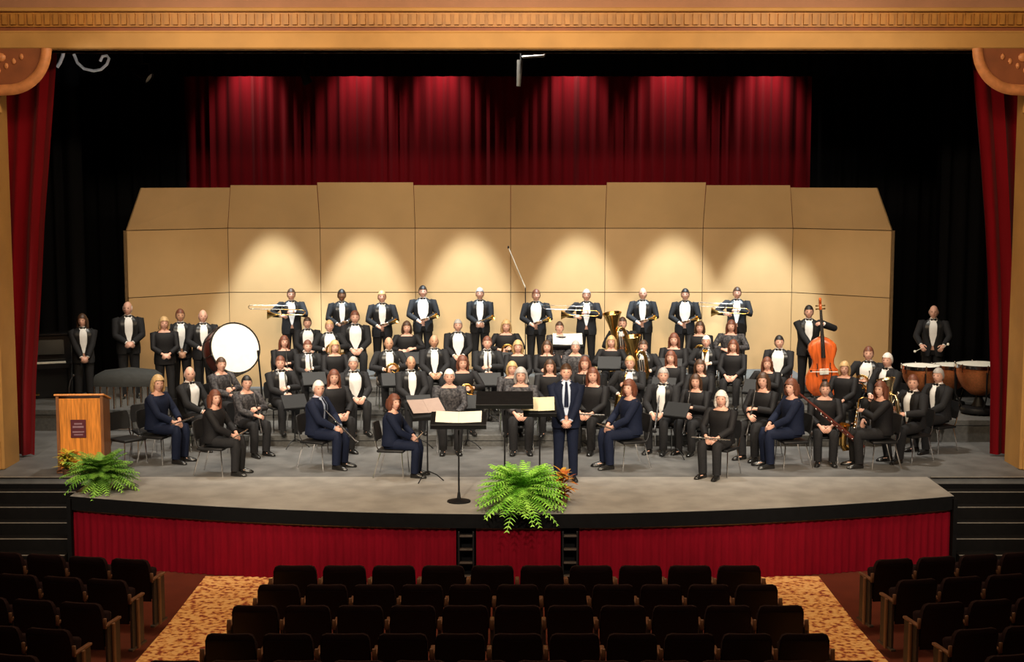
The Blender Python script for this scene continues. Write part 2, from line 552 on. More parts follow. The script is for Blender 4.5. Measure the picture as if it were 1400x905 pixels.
# stage house and auditorium shells
mb = MB(); mb.box((0, 12.06, 4.5), (24.2, 0.1, 9.2)); struct('wall_back', mb, black_paint)
mb = MB(); mb.box((-12.06, 6.6, 4.5), (0.1, 11, 9.2)); struct('wall_left', mb, black_paint)
mb = MB(); mb.box((12.06, 6.6, 4.5), (0.1, 11, 9.2)); struct('wall_right', mb, black_paint)
mb = MB(); mb.box((0, 6.6, 9.1), (24.2, 11, 0.1)); struct('ceiling', mb, black_paint)
mb = MB(); mb.box((-12.06, -12.0, 4.0), (0.1, 26.2, 10.3)); struct('wall_house_left', mb, house_wall)
mb = MB(); mb.box((12.06, -12.0, 4.0), (0.1, 26.2, 10.3)); struct('wall_house_right', mb, house_wall)
mb = MB(); mb.box((0, -12.0, 9.2), (24.2, 26.4, 0.1)); struct('ceiling_house', mb, house_wall)
# house floor: flat at the front, raked towards the back
mb = MB()
YS = [0.3, -4.3, -8, -12, -25]
mb.loft([[(-12, y, house_floor_z(y)), (12, y, house_floor_z(y))] for y in YS], closed=False)
struct('floor', mb, aisle_floor)
for sx, nm in ((-1, 'left'), (1, 'right')):
    mb = MB()
    xs = (sx * 3.06, sx * 4.38)
    mb.loft([[(xs[0], y, house_floor_z(y) + 0.012), (xs[1], y, house_floor_z(y) + 0.012)] for y in [-2.02, -4.3, -8, -12, -15]], closed=False)
    o = obj('aisle_carpet', mb, carpet)
    tag(o, 'orange patterned carpet strip running down the %s aisle' % nm, 'carpet')

# acoustic shell towers
ZT, ZS, ZM = 4.52, 3.60, 2.22
YB = 8.8
xb = [-6.10, -4.12, -2.08, -0.03, 2.00, 4.10, 6.03]
LEAN = 0.40
def tower(p0, p1, ztop, n0, n1, label, wing=False):
    """panel standing from p0 to p1 (floor points, left to right); n0/n1 = horizontal canopy offsets at its top corners"""
    p0, p1 = V((*p0, 0)), V((*p1, 0))
    d = (p1 - p0).normalized()
    nrm = V((d.y, -d.x, 0))
    if nrm.y > 0:
        nrm = -nrm
    t = thing('acoustic_shell_tower', label, 'acoustic panel', tuple((p0 + p1) / 2 - nrm * 0.03), 0, 'tan acoustic shell towers')
    o = (p0 + p1) / 2 - nrm * 0.03
    g = 0.006
    a, b = p0 + d * g - o, p1 - d * g - o
    def slab(name, za, zb, fa, fb, ga, gb):
        b_ = MB()
        th = nrm * -0.05
        q = [a + fa + V((0, 0, za)), b + fb + V((0, 0, za)), b + gb + V((0, 0, zb)), a + ga + V((0, 0, zb))]
        vs = q + [p + th for p in q]
        b_.add(vs, [(0, 1, 2, 3), (7, 6, 5, 4), (0, 4, 5, 1), (1, 5, 6, 2), (2, 6, 7, 3), (3, 7, 4, 0)])
        return obj(name, b_, shell_m, t)
    z0 = V((0, 0, 0))
    slab('lower_panel', 0.12, ZM - 0.008, z0, z0, z0, z0)
    slab('upper_panel', ZM + 0.008, ZS - 0.008, z0, z0, z0, z0)
    slab('canopy', ZS + 0.008, ztop, z0, z0, V((*n0, 0)), V((*n1, 0)))
    b_ = MB()
    for q in (a, b):
        b_.box(q - nrm * 0.062 + V((0, 0, 1.85)), (0.10, 0.016, 3.5), rot=rotz3(math.atan2(d.y, d.x)))
    for q in (a + d * 0.25, b - d * 0.25):
        b_.box(q - nrm * 0.13 + V((0, 0, 1.85)), (0.06, 0.06, 3.5))
        b_.tube([q - nrm * 0.13 + V((0, 0, 1.6)), q - nrm * 0.75 + V((0, 0, 0.12))], 0.025, 6)
        b_.box(q - nrm * 0.40 + V((0, 0, 0.08)), (0.10, 0.95, 0.08))
    for z in (ZM, ZS):
        w = (b - a).length - 0.1
        b_.box((a + b) / 2 - nrm * 0.075 + V((0, 0, z)), (w, 0.03, 0.10), rot=rotz3(math.atan2(d.y, d.x)))
    obj('rear_frame', b_, gap_m, t)
    return t
wl = V((-7.87, 7.3))
wr = V((7.75, 7.3))
names = ['second', 'third', 'fourth', 'fifth', 'sixth', 'seventh']
tower(wl, (xb[0], YB), 4.47, (0.40, -0.30), (0.15, -LEAN), 'angled tan shell tower at the far left end of the shell')
for i in range(6):
    zt = 4.58 if i in (1, 4) else 4.52
    n0 = (0.15, -LEAN) if i == 0 else (0, -LEAN)
    n1 = (-0.15, -LEAN) if i == 5 else (0, -LEAN)
    tower((xb[i], YB), (xb[i + 1], YB), zt, n0, n1, 'tan flat acoustic shell tower, %s from the left of eight' % names[i])
tower((xb[6], YB), wr, 4.47, (-0.15, -LEAN), (-0.40, -0.30), 'angled tan shell tower at the far right end of the shell')

# risers: terraces the band sits on
RISERS = []
def riser(x0, x1, y0, y1, z, label):
    RISERS.append((x0, x1, y0, y1, z))
    t = thing('riser', label, 'riser', ((x0 + x1) / 2, (y0 + y1) / 2, 0))
    b_ = MB()
    b_.box((0, 0, z - 0.05), (x1 - x0, y1 - y0, 0.10), 0.008)
    obj('deck', b_, riser_grey, t)
    b_ = MB()
    w, d = x1 - x0, y1 - y0
    b_.box((0, -d / 2 + 0.04, (z - 0.1) / 2), (w - 0.06, 0.03, z - 0.1))
    b_.box((0, d / 2 - 0.04, (z - 0.1) / 2), (w - 0.06, 0.03, z - 0.1))
    for s in (-1, 1):
        b_.box((s * (w / 2 - 0.04), 0, (z - 0.1) / 2), (0.03, d - 0.1, z - 0.1))
    obj('skirting', b_, riser_grey, t)
TIER = {0: (0.0, 21.6, 24.5), 1: (0.2, 24.95, 26.1), 2: (0.4, 26.5, 27.7), 3: (0.6, 28.05, 30.3), 'L': (0.4, 26.9, 27.7), 'R': (0.4, 25.3, 27.6)}
riser(-5.75, 6.85, 2.65, 4.19, 0.2, 'lowest long grey riser behind the front players')
riser(-4.62, 6.60, 4.21, 5.75, 0.4, 'middle long grey riser under the third seated row')
riser(-4.62, 6.00, 5.77, 8.45, 0.6, 'tallest grey riser along the shell under the standing row')
riser(-10.3, -4.65, 4.21, 7.2, 0.4, 'grey riser at stage left edge under the bass drum')
riser(6.87, 9.3, 3.05, 5.75, 0.4, 'grey riser at the right edge under the copper kettledrums')
# ------------------------------------------------------------------ people
def head_point(th, ph):
    """th: longitude (0 = face, towards -y), ph: latitude -90..90; returns head-local point (centre of skull at origin)"""
    cx, sx = math.cos(th), math.sin(th)
    cz, sz = math.cos(ph), math.sin(ph)
    x, y, z = 0.074 * cz * sx, -0.094 * cz * cx, 0.118 * sz
    if z < 0:                                  # jaw narrows, chin forward
        t = -z / 0.118
        x *= 1 - 0.34 * t * t
        y = y * (1 - 0.22 * t) - 0.018 * t * max(0, cx)
    if y > 0:
        y *= 1.06
        if z < -0.03:
            y -= 0.25 * (-0.03 - z)
    front = max(0.0, cx) ** 2 * cz
    if front > 0:
        def g(px, pz, w, h):
            return math.exp(-((x - px) / w) ** 2 - ((z - pz) / h) ** 2)
        y -= 0.024 * g(0, -0.022, 0.012, 0.016) + 0.012 * g(0, 0.0, 0.010, 0.022)      # nose
        y += 0.010 * (g(-0.030, 0.012, 0.016, 0.012) + g(0.030, 0.012, 0.016, 0.012))  # sockets
        y -= 0.004 * (g(-0.030, 0.032, 0.022, 0.007) + g(0.030, 0.032, 0.022, 0.007))  # brow
        y -= 0.006 * g(0, -0.056, 0.022, 0.007)                                         # lips
        y += 0.003 * g(0, -0.072, 0.020, 0.006)
        y -= 0.006 * g(0, -0.095, 0.018, 0.014)                                         # chin
    return V((x, y, z))
NT, NP = 36, 26
def head_mb():
    mb = MB()
    rings = []
    for i in range(NP + 1):
        ph = R(-88 + 176 * i / NP)
        rings.append([head_point(2 * math.pi * j / NT, ph) for j in range(NT)])
    mb.loft(rings, 0)
    for s in (-1, 1):
        mb.ell((s * 0.030, -0.079, 0.012), (0.011, 0.008, 0.007), 8, 5, 1)
        mb.ell((s * 0.076, 0.006, -0.004), (0.010, 0.020, 0.032), 8, 6, 0)
    mb.ell((0, -0.089, -0.056), (0.022, 0.006, 0.005), 8, 5, 2)
    return mb
HEAD = head_mb().xform(Matrix.Scale(1.07, 4))
def hair_mb(style):
    mb = MB()
    idx = {}
    vs, fs = [], []
    def keep(th, ph):
        a = abs(math.degrees((th + math.pi) % (2 * math.pi) - math.pi))   # 0 face .. 180 back
        z = math.degrees(ph)
        if style == 'bald':
            return a > 70 and -32 < z < 18 + (a - 70) * 0.12
        lim = 30 if a < 55 else (30 - (a - 55) * 1.6 if a < 80 else (-10 - (a - 80) * 0.5))
        if style in ('long', 'bob', 'bun'):
            lim = 26 if a < 42 else (26 - (a - 42) * 2.4 if a < 80 else -60)
        return z > max(lim, -55)
    th_ = {'short': 0.011, 'bald': 0.006, 'long': 0.017, 'bob': 0.022, 'bun': 0.012}[style]
    for i in range(NP):
        for j in range(NT):
            ph = R(-88 + 176 * (i + 0.5) / NP)
            th = 2 * math.pi * (j + 0.5) / NT
            if keep(th, ph):
                q = []
                for (ii, jj) in ((i, j), (i, j + 1), (i + 1, j + 1), (i + 1, j)):
                    k = (ii, jj % NT)
                    if k not in idx:
                        p = head_point(2 * math.pi * k[1] / NT, R(-88 + 176 * k[0] / NP))
                        nn = V((p.x / 0.0055, p.y / 0.0088, p.z / 0.0139)).normalized()
                        bump = 0.004 * math.sin(k[1] * 2.2 + k[0])
                        idx[k] = len(vs)
                        vs.append(p + nn * (th_ + bump * 0.5))
                    q.append(idx[k])
                fs.append(tuple(q))
    mb.add(vs, fs)
    if style in ('long', 'bob'):
        zb = -0.20 if style == 'long' else -0.125
        for s in (-1, 1):
            mb.tube([(s * 0.075, 0.012, 0.045), (s * 0.086, 0.016, -0.03), (s * 0.082, 0.022, zb * 0.7), (s * 0.07, 0.022, zb)], [(0.022, 0.045), (0.024, 0.055), (0.028, 0.055), (0.015, 0.03)], 8)
        mb.tube([(0, 0.095, 0.04), (0, 0.105, -0.04), (0, 0.09, zb * 0.75), (0, 0.075, zb)], [(0.04, 0.07), (0.03, 0.085), (0.028, 0.085), (0.012, 0.05)], 10, ref=(0, 1, 0))
    if style == 'bun':
        mb.ell((0, 0.125, 0.03), (0.04, 0.035, 0.04), 10, 7)
    return mb
HAIRMB = {k: hair_mb(k).xform(Matrix.Scale(1.07, 4)) for k in ('short', 'bald', 'long', 'bob', 'bun')}

def hand_mb(side, curl=0.5, spread=0.06):
    """hand in a local frame: wrist at origin, fingers along +z, palm facing -y, thumb on the inner side (-side * x)"""
    mb = MB()
    mb.tube([(0, 0, -0.015), (0, 0, 0.015), (0, 0, 0.05), (0, 0, 0.085), (0, 0, 0.098)],
            [(0.021, 0.026), (0.018, 0.030), (0.016, 0.040), (0.014, 0.041), (0.008, 0.036)], 10, ref=(0, 1, 0))
    for k, (off, ln, r) in enumerate(((-0.030, 0.072, 0.0090), (-0.010, 0.080, 0.0092), (0.011, 0.074, 0.0088), (0.030, 0.058, 0.0078))):
        off *= side
        p = V((off, 0, 0.088))
        d = V((off * spread * 12, 0, 1)).normalized()
        pts, a = [p - d * 0.012, p], 0.0
        for seg, fr in enumerate((0.44, 0.32, 0.24)):
            a += curl * (0.75, 0.95, 0.6)[seg] * (1 + 0.06 * k)
            q = V((d.x, -math.sin(a), math.cos(a) * d.z)).normalized()
            p = p + q * (ln * fr)
            pts.append(p)
        mb.tube(pts, [r, r, r * 0.95, r * 0.86, r * 0.6], 6)
    b = V((-side * 0.030, -0.004, 0.022))
    mb.tube([b, b + V((-side * 0.022, -0.012, 0.022)), b + V((-side * 0.032, -0.024, 0.048)), b + V((-side * 0.030, -0.036, 0.070))],
            [0.014, 0.0125, 0.0105, 0.007], 7)
    return mb
def ik(a, t, l1, l2, pole):
    a, t = V(a), V(t)
    d = t - a
    L = min(d.length, (l1 + l2) * 0.995)
    d.normalize()
    t = a + d * L
    h = (l1 * l1 - l2 * l2 + L * L) / (2 * L)
    r = math.sqrt(max(0, l1 * l1 - h * h))
    pl = V(pole)
    pl = (pl - d * pl.dot(d)).normalized()
    return a + d * h + pl * r, t

# wrist targets: ((person's own right = -x), (+x)), elbow pole spread, finger curl
ARMS = {
    'clasp': (((-0.045, -0.25, 0.90), (0.045, -0.25, 0.90)), 'in'),
    'clasp_high': (((-0.05, -0.27, 1.03), (0.05, -0.27, 1.03)), 'in'),
    'hold': (((-0.11, -0.29, 1.06), (0.09, -0.29, 1.10)), 'in'),
    'trombone': (((-0.24, -0.27, 1.22), (0.05, -0.27, 1.30)), 'in'),
    'mallets': (((-0.20, -0.36, 1.04), (0.20, -0.36, 1.04)), 'fwd'),
    'bass': (((0.06, -0.34, 0.98), (0.26, -0.27, 1.44)), 'in'),
    'sit_lap': (((-0.09, -0.36, 0.635), (0.09, -0.36, 0.635)), 'fwd'),
    'sit_clarinet': (((-0.03, -0.36, 0.69), (0.03, -0.31, 0.80)), 'in'),
    'sit_horn': (((-0.13, -0.31, 0.76), (0.12, -0.33, 0.80)), 'in'),
    'sit_sax': (((-0.17, -0.26, 0.68), (0.02, -0.33, 0.88)), 'in'),
    'sit_tuba': (((-0.16, -0.32, 0.82), (0.16, -0.34, 0.76)), 'in'),
}
def joints(pose):
    sit = pose.startswith('sit')
    J = {'sit': sit}
    if sit:
        J['hip'], J['neck'], J['head'] = V((0, 0.0, 0.53)), V((0, -0.02, 1.085)), V((0, -0.045, 1.205))
        J['sh'] = [V((s * 0.208, -0.015, 1.01)) for s in (-1, 1)]
        J['legs'] = [(V((s * 0.095, 0, 0.535)), V((s * (0.13 if pose != 'sit_tuba' else 0.2), -0.43, 0.52)), V((s * 0.12, -0.40, 0.09))) for s in (-1, 1)]
    else:
        J['hip'], J['neck'], J['head'] = V((0, 0.0, 0.93)), V((0, 0.0, 1.51)), V((0, -0.02, 1.632))
        J['sh'] = [V((s * 0.212, 0.0, 1.425)) for s in (-1, 1)]
        J['legs'] = [(V((s * 0.095, 0, 0.92)), V((s * 0.105, -0.02, 0.50)), V((s * 0.115, 0.01, 0.09))) for s in (-1, 1)]
    tg, mode = ARMS[pose]
    J['arms'] = []
    for k, s in enumerate((-1, 1)):
        el, wr = ik(J['sh'][k], tg[k], 0.30, 0.265, (s * 1.0, 0.25, -0.40))
        fd = (wr - el).normalized()
        if mode == 'in':
            fd = (fd * 0.7 + V((-s * 0.6, -0.1, -0.15))).normalized()
        J['arms'].append((J['sh'][k], el, wr, fd))
    return J
HEADNOM = {True: 1.325, False: 1.752}
def spine(J, h):
    """h: 0 at the hip joint .. 1 at the neck base"""
    return J['hip'].lerp(J['neck'], h)
def ring(c, a, b, n=24, g=0.0, drop=0.0):
    out = []
    for k in range(n + (1 if g else 0)):
        th = (g + (2 * math.pi - 2 * g) * k / n) if g else 2 * math.pi * k / n
        s, co = math.sin(th), math.cos(th)
        e = 0.85
        out.append(c + V((a * math.copysign(abs(s) ** e, s), -b * math.copysign(abs(co) ** e, co), drop)))
    return out
# torso profile: (h, half width, half depth)
TORSO = [(-0.20, 0.200, 0.152), (-0.02, 0.204, 0.150), (0.14, 0.194, 0.142), (0.30, 0.184, 0.136), (0.48, 0.194, 0.140), (0.66, 0.212, 0.146), (0.78, 0.218, 0.138), (0.86, 0.196, 0.115), (0.91, 0.158, 0.096), (0.955, 0.112, 0.080), (1.0, 0.075, 0.068)]
def skin_tube(mb, pts, rad, n=10):
    mb.tube(pts, rad, n)
def body_mesh(pose, yaw):
    J = joints(pose)
    core = MB()
    sc_ = 0.90
    core.loft([ring(spine(J, h), a * sc_, b * sc_, 16) for h, a, b in TORSO if h > -0.1])
    core.tube([J['neck'] - V((0, 0, 0.06)), J['neck'] + V((0, -0.005, 0.03)), J['head'] + V((0, 0.012, -0.05))], [0.062, 0.054, 0.05], 12)
    for sh, el, wr, fd in J['arms']:
        inn = sh.lerp(J['neck'], 0.35) - V((0, 0, 0.04))
        core.tube([inn, sh, sh.lerp(el, 0.5), el, el.lerp(wr, 0.45), wr, wr + fd * 0.02], [0.05, 0.052, 0.045, 0.038, 0.037, 0.026, 0.024], 10)
    for hp, kn, an in J['legs']:
        core.tube([hp + V((0, 0, 0.03)), hp.lerp(kn, 0.5), kn, kn.lerp(an, 0.4), an], [0.078, 0.068, 0.05, 0.048, 0.034], 10)
        core.tube([an + V((0, 0.03, -0.03)), an + V((0, -0.05, -0.045)), an + V((0, -0.13, -0.06))], [0.032, 0.035, 0.025], 8)
    me = core.mesh('tmp', [skin_l])
    o = bpy.data.objects.new('tmp', me)
    COL.objects.link(o)
    md = o.modifiers.new('r', 'REMESH')
    md.mode = 'VOXEL'
    md.voxel_size = 0.015
    md2 = o.modifiers.new('s', 'SMOOTH')
    md2.iterations = 3
    dg = bpy.context.evaluated_depsgraph_get()
    ev = o.evaluated_get(dg).to_mesh()
    mb = MB()
    mb.add([v.co.copy() for v in ev.vertices], [list(p.vertices) for p in ev.polygons], 0)
    o.evaluated_get(dg).to_mesh_clear()
    bpy.data.objects.remove(o)
    bpy.data.meshes.remove(me)
    mb.join(HEAD, Matrix.Translation(J['head']) @ Matrix.Rotation(yaw, 4, 'Z'))
    for k, s in enumerate((-1, 1)):
        sh, el, wr, fd = J['arms'][k]
        # palm normal (local -y) faces inwards and down
        z = fd
        want = V((-s * 0.7, 0.25, -0.65))
        y = -(want - z * want.dot(z)).normalized()
        x = y.cross(z)
        M = Matrix(((x.x, y.x, z.x, wr.x), (x.y, y.y, z.y, wr.y), (x.z, y.z, z.z, wr.z), (0, 0, 0, 1)))
        mb.join(hand_mb(-s if False else s, 0.55), M)
    return mb.mesh('person', [skin_l, eye_m, lip_m], 80)
def jacket_mesh(pose, vw, mats):
    """tailcoat-like jacket: body open in a V at the front, lapels, sleeves"""
    J = joints(pose)
    mb = MB()
    rings = []
    n = 26
    lap_i, lap_o = [[], []], [[], []]
    for h, a, b in TORSO:
        if J['sit'] and h < -0.03:
            h = -0.03
        c = spine(J, h)
        t = max(0.0, min(1.0, (h - 0.24) / 0.66))
        g = 0.05 + vw * min(1.0, t * 5.0) * (1.0 - 0.15 * t) if h < 0.94 else 0.6
        if h < 0.14:
            g = 0.05 + 0.5 * (0.14 - h)
        k = 1.06
        rings.append(ring(c, a * k, b * k, n, g))
        if 0.26 < h < 0.96:
            w = 0.30 * (0.45 + 0.55 * min(1, t * 1.4))
            for q, sgn in ((0, 1), (1, -1)):
                def pt(gg, kk):
                    th = gg * sgn
                    s, co = math.sin(th), math.cos(th)
                    return c + V((a * kk * math.copysign(abs(s) ** 0.85, s), -b * kk * abs(co) ** 0.85, 0))
                lap_i[q].append(pt(g - 0.02, 1.09))
                lap_o[q].append(pt(g + w, 1.11))
    mb.loft(rings, 0, closed=False)
    for q in (0, 1):
        mb.loft([lap_i[q], lap_o[q]], 1, closed=False)
    for sh, el, wr, fd in J['arms']:
        inn = sh.lerp(J['neck'], 0.30) - V((0, 0, 0.045))
        end = el.lerp(wr, 0.93)
        mb.tube([inn, sh.lerp(inn, 0.35) + V((0, 0, 0.0)), sh, sh.lerp(el, 0.35), sh.lerp(el, 0.85), el, el.lerp(wr, 0.3), end],
                [0.055, 0.072, 0.076, 0.072, 0.064, 0.062, 0.060, 0.047], 12, 0)
    return mb.mesh('jacket', mats, 60)
def shirt_mesh(pose, m):
    J = joints(pose)
    mb = MB()
    mb.loft([ring(spine(J, h), a * 1.0, b * 1.0, 20) for h, a, b in TORSO if 0.05 < h])
    c = J['neck']
    mb.tube([c + V((0, 0, -0.025)), c + V((0, -0.008, 0.022))], [0.068, 0.060], 14)
    for sh, el, wr, fd in J['arms']:
        mb.tube([el.lerp(wr, 0.86), el.lerp(wr, 0.985)], [0.037, 0.036], 10)
    return mb.mesh('shirt', m, 60)
def bow_mesh(pose):
    J = joints(pose)
    mb = MB()
    c = J['neck'] + V((0, -0.077, -0.012))
    for s in (-1, 1):
        mb.tube([c + V((s * 0.006, 0, 0)), c + V((s * 0.03, -0.004, 0)), c + V((s * 0.052, 0.006, 0))], [(0.010, 0.007), (0.020, 0.008), (0.024, 0.005)], 8, ref=(0, 0, 1))
    mb.ell(c, (0.011, 0.010, 0.012), 8, 5)
    return mb.mesh('bow_tie', satin, 50)
def tie_mesh(pose, m):
    J = joints(pose)
    mb = MB()
    pts, rd = [], []
    for h, w in ((0.985, 0.014), (0.94, 0.018), (0.80, 0.022), (0.60, 0.03), (0.36, 0.034)):
        i = [t for t in TORSO if t[0] >= h - 0.02][0]
        pts.append(spine(J, h) + V((0, -i[2] * 1.03 - 0.012, 0)))
        rd.append((0.006, w))
    mb.tube(pts, rd, 8, ref=(0, 1, 0))
    return mb.mesh('necktie', m, 50)
def blouse_mesh(pose, m):
    J = joints(pose)
    mb = MB()
    rings = []
    for h, a, b in TORSO:
        if h < 0.97:
            hh = max(h, -0.03) if J['sit'] else h
            bust = 0.014 * math.exp(-((h - 0.62) / 0.12) ** 2)
            rg = ring(spine(J, hh), a * 1.05, b * 1.07, 22)
            for k, p in enumerate(rg):
                co = math.cos(2 * math.pi * k / 22)
                if co > 0:
                    p.y -= bust * co
                    if h > 0.93:
                        p.z -= 0.055 * co
                        p.y -= 0.012 * co
            rings.append(rg)
    mb.loft(rings, caps=(True, False))
    for sh, el, wr, fd in J['arms']:
        inn = sh.lerp(J['neck'], 0.30) - V((0, 0, 0.045))
        mb.tube([inn, sh.lerp(inn, 0.35), sh, sh.lerp(el, 0.35), sh.lerp(el, 0.85), el, el.lerp(wr, 0.3), el.lerp(wr, 0.80)],
                [0.05, 0.066, 0.070, 0.066, 0.058, 0.056, 0.056, 0.054], 12)
    return mb.mesh('blouse', m, 60)
def trousers_mesh(pose, m):
    J = joints(pose)
    mb = MB()
    if J['sit']:
        mb.loft([ring(J['hip'] + V((0, 0.0, z)), a, b, 18) for z, a, b in ((-0.075, 0.12, 0.08), (-0.06, 0.165, 0.125), (0.0, 0.18, 0.135), (0.08, 0.172, 0.125))])
    else:
        mb.loft([ring(J['hip'] + V((0, 0, z)), a, b, 18) for z, a, b in ((-0.10, 0.15, 0.10), (-0.04, 0.178, 0.128), (0.05, 0.178, 0.128), (0.12, 0.170, 0.12))])
    for k, (hp, kn, an) in enumerate(J['legs']):
        mb.tube([hp + V((0, 0, 0.02)), hp.lerp(kn, 0.2), hp.lerp(kn, 0.6), kn, kn.lerp(an, 0.15), kn.lerp(an, 0.6), an + V((0, 0, -0.01))],
                [0.10, 0.102, 0.09, 0.078, 0.076, 0.070, 0.066], 12)
    return mb.mesh('trousers', m, 60)
def skirt_mesh(pose, m):
    J = joints(pose)
    mb = MB()
    if J['sit']:
        mb.tube([J['hip'] + V((0, 0.10, 0.0)), J['hip'] + V((0, -0.05, 0.0)), (0, -0.28, 0.525), (0, -0.42, 0.50), (0, -0.47, 0.40), (0, -0.45, 0.22), (0, -0.44, 0.12)],
                [(0.10, 0.15), (0.105, 0.185), (0.085, 0.20), (0.08, 0.205), (0.075, 0.21), (0.085, 0.22), (0.09, 0.23)], 14, ref=(0, 0, 1))
    else:
        mb.loft([ring(V((0, 0, z)), a, b, 20) for z, a, b in ((0.12, 0.26, 0.20), (0.5, 0.22, 0.17), (0.85, 0.195, 0.145), (0.95, 0.182, 0.132), (1.06, 0.168, 0.12))])
    return mb.mesh('skirt', m, 60)
def shoe_mesh(pose, k):
    J = joints(pose)
    an = J['legs'][k][2]
    s = (-1, 1)[k]
    mb = MB()
    rings = []
    for y, w, h in ((0.07, 0.026, 0.05), (0.055, 0.036, 0.085), (0.0, 0.040, 0.095), (-0.06, 0.042, 0.075), (-0.12, 0.046, 0.055), (-0.17, 0.040, 0.042), (-0.20, 0.020, 0.028)):
        c = V((an.x + s * 0.03 * (-y) / 0.2, an.y + y, 0.004))
        rings.append([c + V((-w, 0, 0)), c + V((w, 0, 0)), c + V((w * 0.98, 0, h * 0.55)), c + V((w * 0.55, 0, h)), c + V((-w * 0.55, 0, h)), c + V((-w * 0.98, 0, h * 0.55))])
    mb.loft(rings)
    return mb.mesh('shoe', shoe_m, 60)

CACHE = {}
def cached(key, fn):
    if key not in CACHE:
        CACHE[key] = fn()
    return CACHE[key]
VW = {'tux': 0.25, 'tux_wide': 0.46, 'tux_narrow': 0.19, 'suit': 0.20}
def set_mats(o, mats):
    for i, m in enumerate(mats):
        if m:
            o.material_slots[i].link = 'OBJECT'
            o.material_slots[i].material = m
def person(label, loc, rz, scale, pose, yaw, outfit, hair, skin):
    yq = max(-60, min(60, round(math.degrees(yaw) / 20) * 20))
    o = link('person', cached(('body', pose, yq), lambda: body_mesh(pose, R(yq))), None, loc, rz)
    o.scale = (scale, scale, scale)
    tag(o, label, 'person', None)
    set_mats(o, [skin])
    hs, hc = hair
    def mk_hair():
        mb = MB()
        mb.join(HAIRMB[hs], Matrix.Translation(joints(pose)['head']) @ Matrix.Rotation(R(yq), 4, 'Z'))
        return mb.mesh('hair', HAIR['brown'], 70)
    h = link('hair', cached(('hair', hs, pose, yq), mk_hair), o)
    set_mats(h, [HAIR[hc]])
    if outfit.startswith('tux') or outfit == 'suit':
        jm = [navy, navy] if outfit == 'suit' else [wool, satin]
        vw = VW.get(outfit, 0.5)
        link('jacket', cached(('jacket', pose, outfit), lambda: jacket_mesh(pose, vw, jm)), o)
        link('shirt', cached(('shirt', pose, outfit == 'suit'), lambda: shirt_mesh(pose, blue_shirt if outfit == 'suit' else shirt_m)), o)
        if outfit == 'suit':
            link('necktie', cached(('tie', pose), lambda: tie_mesh(pose, navy)), o)
        else:
            link('bow_tie', cached(('bow', pose), lambda: bow_mesh(pose)), o)
        link('trousers', cached(('trousers', pose, outfit == 'suit'), lambda: trousers_mesh(pose, navy if outfit == 'suit' else wool)), o)
    else:
        m = {'blouse': blouse_m, 'grey': grey_blouse, 'navy': navy, 'dress': blouse_m}[outfit]
        link('blouse', cached(('blouse', pose, outfit), lambda: blouse_mesh(pose, m)), o)
        if outfit == 'dress':
            link('skirt', cached(('skirt', pose), lambda: skirt_mesh(pose, blouse_m)), o)
        else:
            link('trousers', cached(('trousers', pose, outfit == 'navy'), lambda: trousers_mesh(pose, navy if outfit == 'navy' else wool)), o)
    for k in (0, 1):
        link('shoe', cached(('shoe', pose, k), lambda: shoe_mesh(pose, k)), o)
    return o

# ------------------------------------------------------------------ furniture and instruments (parts built once)
def p_chair():
    P = Proto('band_chair', 'chair')
    b = MB(); b.box((0, -0.02, 0.425), (0.44, 0.43, 0.045), 0.018, seg=2); P.part('seat', b, black_plastic, 50)
    b = MB()
    rr = []
    for z, y, w in ((0.56, 0.205, 0.20), (0.60, 0.212, 0.215), (0.72, 0.235, 0.22), (0.82, 0.255, 0.205), (0.845, 0.26, 0.18)):
        rr.append([V((x * w, y - 0.03 * (1 - abs(x) ** 2) * -1 + (0.012 if f else -0.012), z)) for f in (0, 1) for x in ((-1, -0.5, 0, 0.5, 1) if not f else (1, 0.5, 0, -0.5, -1))])
    b.loft(rr); P.part('backrest', b, black_plastic, 50)
    for sx in (-1, 1):
        b = MB(); b.tube([(sx * 0.20, -0.20, 0.41), (sx * 0.215, -0.23, 0.0)], 0.011, 6); P.part('leg', b, chrome, 50)
        b = MB(); b.tube([(sx * 0.20, 0.255, 0.80), (sx * 0.20, 0.20, 0.50), (sx * 0.20, 0.14, 0.40), (sx * 0.215, 0.25, 0.0)], 0.011, 6); P.part('leg', b, chrome, 50)
    return P
CHAIR = p_chair()
def p_stand(w=0.50, h=0.33, top=1.05, name='music_stand', disc=False, tilt=28, post='tripod'):
    """player stands on the +y side; the camera sees the back of the desk"""
    P = Proto(name, 'music stand')
    t = R(tilt)
    Rm = Matrix.Rotation(-t, 3, 'X')
    b = MB()
    c = V((0, 0, top - h / 2 * math.cos(t)))
    b.box(c, (w, 0.012, h), 0.004, rot=Rm)
    b.box(c + Rm @ V((0, 0.03, -h / 2)), (w, 0.06, 0.010), rot=Rm)
    P.part('desk', b, black_metal)
    b = MB(); b.tube([(0, 0, 0.12), (0, 0, top - h * 0.55)], [0.014, 0.010], 8); P.part('pole', b, black_metal, 50)
    if disc:
        b = MB(); b.lathe([(0.0, 0.0), (0.17, 0.0), (0.17, 0.018), (0.03, 0.05), (0.018, 0.14)], 20); P.part('base', b, black_metal, 50)
    else:
        for k in range(3):
            a = R(90 + 120 * k)
            b = MB(); b.tube([(0, 0, 0.16), (0.14 * math.cos(a), 0.14 * math.sin(a), 0.10), (0.25 * math.cos(a), 0.25 * math.sin(a), 0.008)], 0.009, 6); P.part('leg', b, black_metal, 50)
    return P
STAND = p_stand(0.44, 0.28, 0.92, tilt=42)
